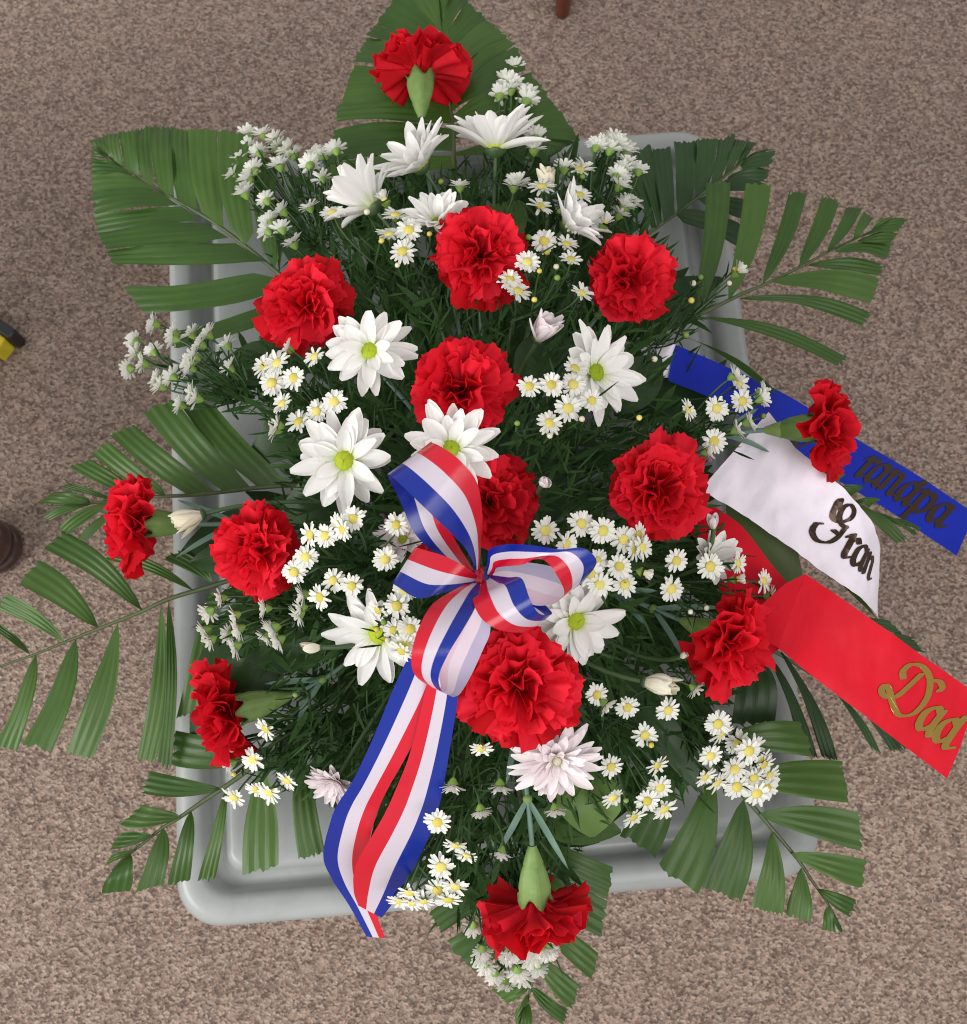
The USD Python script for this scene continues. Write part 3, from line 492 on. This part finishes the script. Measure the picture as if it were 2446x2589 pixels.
BUD = [('half open pale pink bud above the middle right daisy', 1055, 640, 60, (.35, .55, .5), 58, M_pinkwhite, (9, 9, 7), 25),
  ('round pale pink bud right of the bow loop', 1056, 935, 38, (.1, .15, 1), 62, M_pinkwhite, (9, 8, 6), 75),
  ('plump greenish white bud at lower right', 1278, 1327, 62, (.85, -.12, .25), 66, M_cream, (10, 9, 7), 45),
  ('white bud beside the calyx of the leftmost carnation', 366, 1006, 60, (-.8, -.25, .15), 66, M_cream, (9, 8, 6), 30),
  ('small closed cream bud at the left below the asters', 604, 1256, 36, (-.85, .05, .35), 70, M_cream, (8, 7, 5), 60),
  ('tiny cream bud left of the lower right carnation', 1326, 1272, 20, (.4, .3, .8), 66, M_cream, (7, 6, 4), 60),
  ('upright half closed white bud beside the upper right asters', 1060, 350, 46, (-.05, .85, .15), 68, M_cream, (9, 8, 6), 18),
  ('tiny white bud tip over the red ribbon near the carnation', 1384, 1014, 28, (-.1, .8, .4), 66, M_pinkwhite, (7, 5, 4), 30)]
for i, (lab, x, y, r, ax, cup, m, rows, inc) in enumerate(BUD): daisy(lab, x * 2446 / 1876, y * 2446 / 1876, r * 2446 / 1876, ax, cup, None, m, rows, 60 + i, 'chrysanthemum_bud', 'flower bud', False, .26, inc)

# ---------------------------------------------------------------- sprays of small asters
def head_mesh(g, c, A, Rm, cup):
    X, Y, A = frame(A, g.uniform(0, 6)); n = int(g.integers(19, 25)); parts = []
    for k in range(n):
        az = 2 * np.pi * (k + g.normal(0, .2)) / n; er = math.cos(az) * X + math.sin(az) * Y; et = np.cross(A, er)
        ln = Rm * g.uniform(.82, 1.06); el = math.radians(cup + g.normal(0, 9)); q = np.array([.25, .5, .8, 1.]) * ln; w = Rm * np.array([.06, .115, .12, .06])
        up = np.sin(el) * q - .10 * q ** 2 / Rm
        parts.append(grid(np.stack([c + er * (q * math.cos(el))[:, None] + A * up[:, None] + et * (s * w)[:, None] + A * (abs(s) * w * .35)[:, None] for s in (-1, 0, 1)], 1)))
    return join(parts)
def narrow_leaf(g, b, d, ln, w):
    sd = nrm(np.cross(d, [0, 0, 1.]) + g.normal(0, .25, 3)); up = np.cross(sd, d); t = np.array([0, .35, .7, 1.]); ww = w * np.array([.5, 1., .75, .06]); dr = g.uniform(-.25, .2) * ln * t ** 2
    lp = b + d * (t * ln)[:, None] + up * dr[:, None]
    return grid(np.stack([lp - sd * ww[:, None], lp + sd * ww[:, None]], 1))
def spray(label, k, text, rbase=35., dz=0., seed=0, leafn=26, node=.45, extra=0):
    g = np.random.default_rng(70 + seed); hs = []
    for it in text.split():
        kk = it[-1]; t_, q = (it[0], it[1:-1]) if it[0].isalpha() else (k, it[:-1]); x, y = map(float, q.split(',')); hs.append((*T(t_, x, y), kk))
    for _ in range(extra): h = hs[int(g.integers(len(hs)))]; hs.append((h[0] + g.normal(0, 26), h[1] + g.normal(0, 26), h[2]))
    mu, mv = np.mean([h[0] for h in hs]), np.mean([h[1] for h in hs]); zc = dome_z(mu, mv) + .012 + dz; ctr = P(mu, mv, zc)
    e = foam_point(ctr); nd = e + (ctr - e) * (1 - node * .55) - [0, 0, .018]
    th = Thing('aster_spray', label, 'aster spray', e); parts = []
    main = bez(nd, nrm(e - nd) * .02, e, np.array([0, 0, .03]), 10); parts.append(tube(main, .0013, 5)); leaves = []
    for u, v, kind in hs:
        z = dome_z(u, v) + .016 + dz + g.normal(0, .004); c = P(u, v, z); o = outward(u, v) + g.normal(0, .18, 2)
        A = {'f': imgdir(*(o * .22), 1), 't': imgdir(*(o * .75), .75), 's': imgdir(*(o), .08), 'r': imgdir(*(o), -.42), 'b': imgdir(*(o * .4), 1), 'c': imgdir(*o, .3)}[kind]
        Rm = rbase * px(c) * g.uniform(.9, 1.08); d = np.linalg.norm(c - nd)
        st = bez(c - A * .2 * Rm, -A * d * .3, nd, nrm(c - nd) * d * .2 , 9); parts.append(tube(st, .00075, 4, False))
        for _ in range(7):
            i = g.integers(1, 8); b = st[i]; leaves.append(narrow_leaf(g, b, nrm(st[i - 1] - st[i] + g.normal(0, .006, 3)), g.uniform(.008, .022), g.uniform(.0006, .0013)))
        if kind == 'b':
            Rm *= .62
            hd = th.part('bud', lathe([(0, -.25 * Rm), (.2 * Rm, -.15 * Rm), (.34 * Rm, .1 * Rm), (.30 * Rm, .3 * Rm), (.15 * Rm, .42 * Rm), (0, .46 * Rm)], c, A, 12), M_adisc if g.random() < .35 else (M_cup if g.random() < .5 else M_cream))
        else:
            hd = th.part('flower_head', head_mesh(g, c, A, Rm, {'f': 8, 't': 14, 's': 30, 'r': 30, 'c': 62}[kind]), M_aster)
            ek, eh = (.62, .16) if kind in 'src' else (1., 0.)
            th.part('eye', lathe([(0.33 * ek * Rm, .03 * Rm), (.37 * ek * Rm, .11 * Rm), (.28 * ek * Rm, .19 * Rm), (.12 * ek * Rm, .235 * Rm), (0, .24 * Rm)], c + A * eh * Rm, A, 14), M_adisc, parent=hd)
        th.part('calyx', lathe([(.04 * Rm, -.42 * Rm), (.17 * Rm, -.32 * Rm), (.30 * Rm, -.10 * Rm), (.38 * Rm, .03 * Rm)], c - A * .02 * Rm, A, 10), M_cup, parent=hd)
    for _ in range(leafn):
        t = g.random(); b = nd + (ctr - nd) * t * .8 + g.normal(0, .012, 3) - [0, 0, .006]; leaves.append(narrow_leaf(g, b, nrm(nrm(ctr - e) + g.normal(0, .5, 3)), g.uniform(.012, .03), g.uniform(.0007, .0015)))
    th.part('stems', join(parts), M_stem); th.part('foliage', join(leaves), M_fill, kind='stuff')
SPR = [('aster spray rising past the upper left palm frond', 'A', '1390,320r 1470,312s 1540,340s 1400,390r 1610,400s 1330,480r 1320,530r 1420,510r 1395,560s 1560,485s 1345,450s 1640,430s 1760,420s 1790,430r 1490,680r 1580,740s 1510,800r 1500,850r 1640,920s 1730,720s 1800,560r', -.012),
  ('small aster spray above the topmost white chrysanthemum', 'B', '1275,500r 1205,570r 1370,570r 1330,535s 1420,820r 1410,890s 1240,540s', -.01),
  ('few asters left of the upper right bud', 'B', '970,1110s 1290,1110s 1310,1090r 860,1080b', -.02),
  ('aster spray over the tote at the upper right, seen from the side', 'C', '130,315r 195,290s 180,340r 255,350s 265,400s 245,430r 212,460r 225,510s 262,580s 250,610s 110,330s 215,320r', -.008),
  ('cluster of yellow eyed asters around the upper right bud', 'B', '1680,1010t 1695,1050b 1455,1110t 1510,1115b 1680,1160t 1445,1225t 1560,1258b 1665,1322f 1820,1335c 1590,1000s 1700,1000s', .004),
  ('asters between the two upper right carnations', 'B', '1468,1432f 1600,1450t 1485,1500b 1370,1555f 1625,1542t 1265,1660f 1312,1730t 1540,1585b 1440,1610b 1545,1650b 1410,1780b 1690,1740t 1375,1410b', .006),
  ('asters and buds left of the upper centre carnation', 'B', '590,1280t 668,1365f 548,1392t 630,1492f 600,1575b 420,1260b 215,1265t 505,1430b 530,1200c 790,1390b', .002),
  ('aster spray reaching left below the upper left palm', 'D', '868,155s 760,250r 770,320s 860,310r 982,235r 1125,270s 1090,340s 1270,270s 1285,400s 805,375s 885,460s 968,450r 905,500s 1080,540s 1105,570s 975,205s 1070,370r', -.012),
  ('asters below the upper left carnation', 'D', '1480,390t 1550,372t 1520,482f 1642,455f 1615,295s 1760,335t 1578,600t 1670,700t 1560,720s 1770,640f 1868,585f 1545,745s', .0),
  ('asters in front of the right hand chrysanthemum', 'E', '1380,650f 1510,640f 1650,545t 1640,640f 1610,782f 1750,735f 1500,868f 1308,872b 1690,845b 1500,945b', .03),
  ('chain of asters right of the left carnation', 'H', '430,25f 272,120f 372,85t 190,112t 165,238f 98,322f 318,370f 420,400f 245,462t 670,60f 608,250f 350,60t', .012),
  ('group of asters just left of the bow knot', 'H', '718,420f 672,510f 570,535t 745,640f 660,650f 600,602b 722,722t 560,640b 700,760t 620,700b', .03),
  ('asters behind the right side of the bow', 'H', '1498,92f 1700,52f 1820,92f 1615,165t 1788,262f 1800,392f 1750,330f F62,1280f F140,1258t F160,1322t F42,1420f F160,1450c F70,1515f F190,1470b F120,1330t', .014),
  ('asters above the lower right carnation', 'F', '342,1392f 315,1540f 520,1422f 665,1405t 650,1490c 800,1500t 830,1580s 500,1640b 415,1660b', .008),
  ('asters on the blue ribbon near its middle', 'F', '555,590f 400,597t 690,552f 672,455t 780,540r 800,630b 720,665s 655,705s 540,762f 500,820s 640,420s 790,500s 145,640b', .022),
  ('sparse yellowish aster buds right of the upper right carnation', 'C', '610,942b 575,970b 780,920c 745,970b 565,1052b 540,1217b 390,1330b 770,905b', .0),
  ('sparse white asters at left below the left carnation', 'G', '1178,130s 1110,200r 1090,300s 1120,350s 1250,220s 1270,290s 1220,320r 1250,385s 1440,280s 1410,330s 1480,350s 1410,185s 1610,110s 1600,180s', -.004),
  ('asters under the lower left carnation', 'G', '1410,820t 1228,930b 1340,980t 1240,1060b 1360,1140t 1425,1155t 1520,1092t 1240,1180t 1310,1130b 1225,1000s 1565,640b', -.002),
  ('thick cluster of asters at the lower right of the tote', 'J', '625,555f 725,648f 588,715f 780,690f 842,735t 710,782f 805,825f 882,812t 720,870f 820,902f 560,820t 620,848t 875,868t 640,600t', .008),
  ('loose asters running down at lower right', 'J', '172,472f 20,410f 260,612f 376,487f 320,762t 90,770f 335,872f 270,942f 355,980t 200,1020t 100,922t 165,937b 505,375s 290,660b 60,455s', .002),
  ('asters at the bottom right of the ribbon tails', 'I', '485,425t 590,635s 325,630s 480,775s 240,845f 345,972t 405,1030t 600,1010s 258,1097f 80,1240t 240,1228f 160,1290t 340,1205t 900,770s 95,1300t 30,1290t 300,1280t', -.004),
  ('aster spray below the lowest carnation, seen from behind', 'I', '440,1430r 490,1565r 675,1575r 760,1615r 820,1555r 560,1700r 620,1750s 715,1715r 690,1680r 510,1650r 860,1535r 480,1600r 640,1590r 730,1560r', -.014)]
for i, (lab, k, txt, dz) in enumerate(SPR): spray(lab, k, txt, dz=dz, seed=i, extra={0: 14, 3: 9, 7: 5, 21: 8, 11: 3, 1: 4, 18: 3, 16: 3}.get(i, 0), rbase=34 if i in (0, 7, 16, 3) else 35.5)

# ---------------------------------------------------------------- fine filler foliage
poly = Polygon([(560, 340), (600, 430), (640, 520), (590, 640), (430, 720), (440, 780), (560, 830), (560, 960), (470, 1120), (440, 1190), (450, 1260), (560, 1330), (540, 1480), (570, 1510), (640, 1540), (790, 1640), (880, 1780), (960, 1740), (1120, 1660), (1110, 1580), (1230, 1560),
                (1330, 1520), (1340, 1440), (1390, 1380), (1400, 1250), (1380, 1100), (1400, 980), (1390, 850), (1480, 760), (1280, 700), (1380, 600), (1310, 610), (1270, 480), (1190, 360), (1210, 290), (1120, 330), (1000, 290), (900, 330), (700, 330), (620, 360)])
from shapely.geometry import Point
from shapely.prepared import prep
pp = prep(poly); g = np.random.default_rng(5); parts = []; k = 0
inner = prep(poly.buffer(-45))
while k < 650:
    x, y = g.uniform(350, 1500), g.uniform(270, 1800)
    if not inner.contains(Point(x, y)): continue
    k += 1; u, v = x * 2446 / 1876, y * 2446 / 1876; o = outward(u, v)
    parts.append(narrow_leaf(g, P(u, v, g.uniform(.452, .485)), imgdir(o[0] + g.normal(0, .7), o[1] + g.normal(0, .7), g.normal(.1, .15)), g.uniform(.03, .055), g.uniform(.005, .010)))
k = 0
while k < 8500:
    x, y = g.uniform(350, 1500), g.uniform(270, 1800)
    if not pp.contains(Point(x, y)) or (x > 1330 and 800 < y < 1010) or (x > 1280 and 650 < y < 800): continue
    k += 1; u, v = x * 2446 / 1876, y * 2446 / 1876; zt = dome_z(u, v) - .026 - (.035 if 620 < x < 900 and y > 1290 else 0); z = zt - g.beta(1.3, 1.6) * (zt - .46)
    o = outward(u, v); d = imgdir(o[0] + g.normal(0, .75), o[1] + g.normal(0, .75), g.normal(.25, .45))
    if g.random() < .15: parts.append(narrow_leaf(g, P(u, v, z - .008), d, g.uniform(.016, .032), g.uniform(.0016, .0034)))
    else: parts.append(narrow_leaf(g, P(u, v, z), d, g.uniform(.010, .026), g.uniform(.0006, .0013)))
single('filler_foliage', join(parts), M_fill, 'mass of fine dark green foliage between the flowers', 'foliage', kind='stuff')

# ---------------------------------------------------------------- ribbons
def strip(k, rows, n=60, m=13, crinkle=0., seed=3):
    """rows: (x, y, z) of one edge then (x, y, z) of the other, in the tile's pixels."""
    a = spline([P(*T(k, r[0], r[1]), r[2]) for r in rows], n); b = spline([P(*T(k, r[3], r[4]), r[5]) for r in rows], n)
    s = np.linspace(0, 1, m)[None, :, None]; g_ = a[:, None] * (1 - s) + b[:, None] * s
    mid = (a + b) / 2; ln = np.r_[0, np.cumsum(np.linalg.norm(np.diff(mid, axis=0), axis=1))]
    if crinkle:
        q = np.stack([g_[..., 0] * 45, g_[..., 1] * 45, np.full(g_.shape[:2], seed * 7.)], -1); g_ = g_ + np.array([0, 0, 1.]) * ((fbm(q, 4, seed) - .5) * crinkle)[..., None]
    uv = np.stack(np.broadcast_arrays(np.linspace(0, 1, m)[None, :], ln[:, None] / .04), -1).reshape(-1, 2)
    return g_, uv, ln
def stroke_poly(paths, nib=.19, ang=40, thin=.045):
    nx, ny = math.cos(math.radians(ang)) * nib / 2, math.sin(math.radians(ang)) * nib / 2; out = []
    for pth in paths:
        c = spline(pth, 14 * len(pth))
        for i in range(len(c) - 1):
            (x0, y0), (x1, y1) = c[i], c[i + 1]
            out.append(Polygon([(x0 - nx, y0 - ny), (x0 + nx, y0 + ny), (x1 + nx, y1 + ny), (x1 - nx, y1 - ny)]).buffer(thin, 3))
    return unary_union(out)
GLY = {'r': (.55, [[(-.08, .80), (.08, 1.0), (.12, .5), (.12, .12), (.22, -.02), (.36, .08)], [(.12, .70), (.34, .98), (.50, .86)]]),
  'a': (.86, [[(.60, .86), (.34, 1.0), (.06, .62), (.10, .12), (.34, .0), (.58, .36)], [(.63, 1.0), (.60, .5), (.62, .14), (.74, -.02), (.90, .12)]]),
  'n': (.88, [[(-.08, .82), (.08, 1.0), (.12, .5), (.12, -.02)], [(.12, .66), (.36, .98), (.56, .84), (.57, .4), (.60, .08), (.72, -.02), (.88, .10)]]),
  'd': (.90, [[(.60, .86), (.34, 1.0), (.06, .62), (.10, .12), (.34, .0), (.58, .36)], [(.66, 1.32), (.62, .9), (.62, .14), (.74, -.02), (.92, .12)]]),
  'p': (.86, [[(-.08, .82), (.08, 1.0), (.12, .5), (.10, -.62)], [(.12, .68), (.36, 1.0), (.64, .78), (.62, .2), (.38, -.02), (.12, .16)]]),
  'G': (1.18, [[(-.02, 1.35), (-.14, 1.72), (-.20, 1.45), (.0, 1.02), (.36, 1.02), (.70, 1.42), (.66, 1.78), (.36, 1.86), (.14, 1.56), (.22, 1.20), (.52, 1.02), (.78, 1.06)], [(.74, 1.08), (.70, .55), (.52, .06), (.14, -.16), (-.22, .02), (-.30, .38), (-.16, .52)], [(.70, .6), (.40, .62)]]),
  'D': (1.62, [[(.62, 1.62), (.50, 1.05), (.34, .42), (.02, .16), (-.26, .26), (-.26, .52), (-.02, .44), (.40, .10), (.86, -.08), (1.30, .32), (1.36, 1.02), (1.04, 1.62), (.52, 1.86), (.06, 1.70), (-.06, 1.32), (.12, 1.10)], [(1.04, 1.62), (1.36, 1.78), (1.62, 1.66), (1.58, 1.48)]])}
def letter_mesh(g_, ln, shape, x0, base, h, slant, rise=.0007, flip=False, xs=1.):
    """Lays a flat letter on the strip: x runs along the strip (metres), y across it; the mesh follows the strip's curve."""
    wid = np.linalg.norm(g_[len(g_) // 2, -1] - g_[len(g_) // 2, 0]); out = []
    n, m = g_.shape[:2]; nor = np.zeros_like(g_); du = np.gradient(g_, axis=0); dv = np.gradient(g_, axis=1); nor = np.cross(du, dv); nor /= np.linalg.norm(nor, axis=2, keepdims=True)
    if nor[..., 2].mean() < 0 : nor = -nor
    def surf(l, a):
        i = np.interp(l, ln, np.arange(n)); j = np.clip(a / wid, 0, 1) * (m - 1)
        i0 = np.clip(i.astype(int), 0, n - 2); j0 = np.clip(j.astype(int), 0, m - 2); fi = (i - i0)[:, None]; fj = (j - j0)[:, None]
        bil = lambda q: q[i0, j0] * (1 - fi) * (1 - fj) + q[i0 + 1, j0] * fi * (1 - fj) + q[i0, j0 + 1] * (1 - fi) * fj + q[i0 + 1, j0 + 1] * fi * fj
        return bil(g_) + bil(nor) * rise
    for pg in getattr(shape.simplify(.012), 'geoms', [shape.simplify(.012)]):
        v, f = trimesh.creation.triangulate_polygon(pg, engine='earcut')
        for _ in range(2): v, f = trimesh.remesh.subdivide(np.column_stack([v[:, :2], np.zeros(len(v))]), f)
        l = x0 + (v[:, 0] + slant * v[:, 1]) * h * xs; a = base + v[:, 1] * h
        keep = ((l[f] < ln[-1] - .0005) & (l[f] > 0)).all(1); p_ = surf(l, a if not flip else wid - a)
        if keep.any(): out.append((p_, f[keep]))
    return join(out) if out else None
def write(th, g_, ln, word, x0, base, h, m, slant=.18, track=.02, flip=False, xs=1.):
    x = x0
    for ch in word:
        w, st = GLY[ch]; cap = ch.isupper()
        mesh = letter_mesh(g_, ln, stroke_poly(st, .23 if not cap else .17), x, base, h, slant, flip=flip, xs=xs)
        if mesh is not None: th.part('letter', mesh, m, smooth=False)
        x += (w + track) * h * xs
# blue ribbon: comes out of the arrangement, is folded over, then hangs down to the right
blue = Thing('blue_ribbon', 'royal blue ribbon running to the right edge with dark script letters', 'ribbon', P(*T('V', 1300, 700), .55))
g_, uv, ln = strip('V', [(1308, 667, .535, 1296, 738, .535), (1400, 707, .52, 1390, 778, .52), (1530, 768, .47, 1500, 850, .47), (1660, 850, .40, 1615, 925, .40), (1770, 915, .345, 1728, 993, .345), (1892, 996, .30, 1856, 1078, .30)], 70)
blue.part('band', grid(g_), M_rblue, uv=uv)
print('blue', ln[-1], np.linalg.norm(g_[35, 0] - g_[35, -1]))
wb = np.linalg.norm(g_[45, 0] - g_[45, -1]); pos = lambda gg, ll, x, y, k='V': ll[np.argmin([np.linalg.norm(a - P(*T(k, x, y), a[2])) for a in gg[:, 6]])]
hb = wb * .50
write(blue, g_, ln, 'andpa', pos(g_, ln, 1688, 912), wb * .30, hb, M_foil_dark, .30, .02, True, 1.18)
write(blue, g_, ln, 'r', pos(g_, ln, 1669, 902), wb * .30, hb, M_foil_dark, .30, 0, True, 1.18)
write(blue, g_, ln, 'G', pos(g_, ln, 1552, 835), wb * .22, hb, M_foil_dark, .35, -.04, True)
gb, uvb, lb = strip('V', [(1232, 672, .52, 1240, 690, .52), (1300, 668, .538, 1262, 724, .536), (1312, 668, .534, 1298, 733, .532)], 20)
blue.part('folded_end', grid(gb), M_rwhite, uv=uvb, label='white underside at the fold of the blue ribbon')
# white ribbon
white = Thing('white_ribbon', 'white satin ribbon with dark script letters, curling down at its end', 'ribbon', P(*T('V', 1420, 880), .56))
g_, uv, ln = strip('V', [(1490, 800, .553, 1358, 950, .548), (1545, 868, .562, 1440, 996, .556), (1600, 918, .562, 1530, 1058, .556), (1655, 968, .556, 1612, 1118, .552), (1692, 1018, .538, 1668, 1158, .535), (1710, 1062, .505, 1698, 1188, .50), (1706, 1092, .455, 1704, 1200, .45)], 80, crinkle=.013)
white.part('band', grid(g_), M_rwhite, uv=uv)
ww = np.linalg.norm(g_[40, 0] - g_[40, -1]); hw = ww * .31
write(white, g_, ln, 'Gran', pos(g_, ln, 1595, 1012), ww * .33, hw, M_foil_dark, .30, -.03, True)
# red ribbon, folded once
red = Thing('red_ribbon', 'red satin ribbon folded once with gold script letters', 'ribbon', P(*T('V', 1450, 1100), .57))
g1, uv1, l1 = strip('V', [(1378, 976, .548, 1330, 1020, .543), (1440, 1022, .558, 1370, 1080, .552), (1490, 1085, .564, 1400, 1150, .556), (1534, 1140, .570, 1450, 1225, .562), (1575, 1205, .572, 1480, 1285, .564)], 40, crinkle=.003, seed=5)
red.part('upper_band', grid(g1), M_rred, uv=uv1)
g_, uv, ln = strip('V', [(1562, 1113, .586, 1508, 1255, .582), (1655, 1176, .590, 1590, 1322, .586), (1760, 1250, .580, 1700, 1405, .576), (1900, 1350, .556, 1838, 1510, .552)], 70, crinkle=.0035, seed=6)
gf, uvf, _ = strip('V', [(1523, 1132, .583, 1430, 1215, .574), (1563, 1112.5, .5862, 1509, 1255.3, .5822)], 12)
red.part('fold', grid(gf), M_rred, uv=uvf)
red.part('lower_band', grid(g_), M_rred, uv=uv)
wr = np.linalg.norm(g_[45, 0] - g_[45, -1]); hr = wr * .325
write(red, g_, ln, 'Dad', pos(g_, ln, 1728, 1312), wr * .27, hr, M_foil, .30, -.02, True)

# ---------------------------------------------------------------- bow
kn = P(*T('H', 1135, 360), .700)
bow = Thing('ribbon_bow', 'red white and blue striped satin bow with two long tails', 'bow', kn)
ZK = .700
def loop(name, k, rows, n=70, m=M_bow, label=None):
    gg, uv, ll = strip(k, rows, n, 13); bow.part(name, grid(gg), m, uv=uv, label=label)
loop('loop', 'E', [(1050, 1780, ZK, 1065, 1770, ZK), (850, 1660, .690, 1040, 1720, .690), (700, 1520, .690, 900, 1480, .688), (620, 1340, .702, 850, 1240, .70), (548, 1196, .724, 806, 1000, .724), (545, 1172, .738, 806, 984, .738), (600, 1215, .748, 860, 1008, .748), (720, 1330, .752, 960, 1080, .752), (860, 1465, .744, 1068, 1215, .744), (985, 1590, .726, 1102, 1410, .726), (1045, 1690, .708, 1095, 1580, .708), (1062, 1775, ZK, 1082, 1760, ZK)])
loop('loop', 'H', [(1125, 385, ZK, 1130, 350, ZK), (960, 420, .684, 1000, 230, .684), (800, 420, .676, 860, 160, .676), (655, 388, .690, 780, 184, .690), (668, 400, .704, 790, 190, .704), (785, 468, .716, 930, 232, .716), (900, 448, .716, 1040, 285, .716), (1040, 405, .708, 1110, 335, .708), (1128, 380, ZK, 1132, 352, ZK)])
loop('loop', 'H', [(1165, 350, ZK, 1172, 360, ZK), (1176, 260, .715, 1212, 330, .705), (1190, 195, .728, 1228, 300, .71), (1290, 168, .738, 1290, 290, .716), (1430, 174, .742, 1370, 282, .724), (1580, 196, .744, 1440, 252, .736), (1712, 190, .742, 1500, 262, .742), (1786, 262, .734, 1560, 335, .740), (1735, 350, .716, 1605, 440, .724), (1690, 395, .70, 1548, 502, .706)], 80)
loop('loop_lining', 'H', [(1690, 395, .70, 1548, 502, .706), (1640, 330, .688, 1450, 510, .690), (1480, 280, .683, 1330, 470, .684), (1300, 270, .688, 1220, 410, .688), (1180, 330, .696, 1160, 372, .696)], 40, M_bow_back, 'pale inner side of the right loop')
loop('loop', 'H', [(1200, 340, ZK, 1150, 372, ZK), (1290, 352, .722, 1120, 440, .716), (1368, 360, .738, 1096, 486, .736), (1412, 470, .742, 1150, 590, .742), (1462, 552, .734, 1262, 652, .736), (1524, 562, .716, 1405, 658, .718), (1530, 540, .70, 1440, 620, .70), (1440, 470, .684, 1330, 560, .684), (1200, 400, .69, 1180, 440, .69)], 80)
loop('loop', 'H', [(1140, 385, ZK, 1090, 372, ZK), (1128, 430, .722, 985, 425, .722), (1108, 520, .738, 868, 505, .738), (1042, 640, .748, 790, 640, .748), (955, 785, .748, 752, 785, .748), (905, 905, .738, 765, 885, .738), (922, 985, .722, 825, 945, .722), (985, 1022, .704, 905, 985, .704)])
loop('loop_lining', 'H', [(985, 1022, .704, 905, 985, .704), (1025, 1000, .698, 915, 960, .698), (1085, 900, .694, 900, 820, .690), (1150, 760, .694, 960, 670, .690), (1192, 650, .696, 1030, 540, .690), (1180, 500, .694, 1110, 460, .694), (1150, 400, .696, 1130, 390, .696)], 50, M_bow_back, 'pale inner side of the lower loop')
loop('tail', 'K', [(775, -120, .688, 900, -60, .688), (660, 60, .668, 900, 120, .668), (560, 270, .655, 850, 330, .655), (420, 610, .628, 660, 690, .628), (290, 880, .596, 522, 935, .596), (205, 1010, .577, 462, 1070, .577), (150, 1130, .558, 412, 1235, .558), (98, 1370, .522, 385, 1400, .522), (160, 1530, .497, 385, 1560, .497), (270, 1700, .478, 440, 1730, .478), (385, 1905, .462, 508, 1915, .462)], 90)
loop('tail', 'K', [(1000, 100, .676, 800, 60, .676), (985, 350, .660, 770, 290, .660), (930, 700, .632, 672, 690, .632), (880, 980, .604, 572, 945, .604), (845, 1110, .590, 508, 1085, .590), (800, 1240, .574, 425, 1232, .574), (700, 1450, .544, 310, 1440, .548), (590, 1640, .514, 300, 1600, .520), (485, 1780, .492, 330, 1700, .500)], 90)
kv = trimesh.creation.icosphere(3); kvv = kv.vertices * [.008, .007, .006] * (1 + .12 * np.sin(kv.vertices[:, [0]] * 14)); 
bow.part('knot', (kvv + kn - [0, 0, .002], kv.faces), striped('knot_stripes', (BLUE, RED, BLUE)), uv=np.column_stack([(kv.vertices[:, 0] + 1) / 2, kv.vertices[:, 1]]))
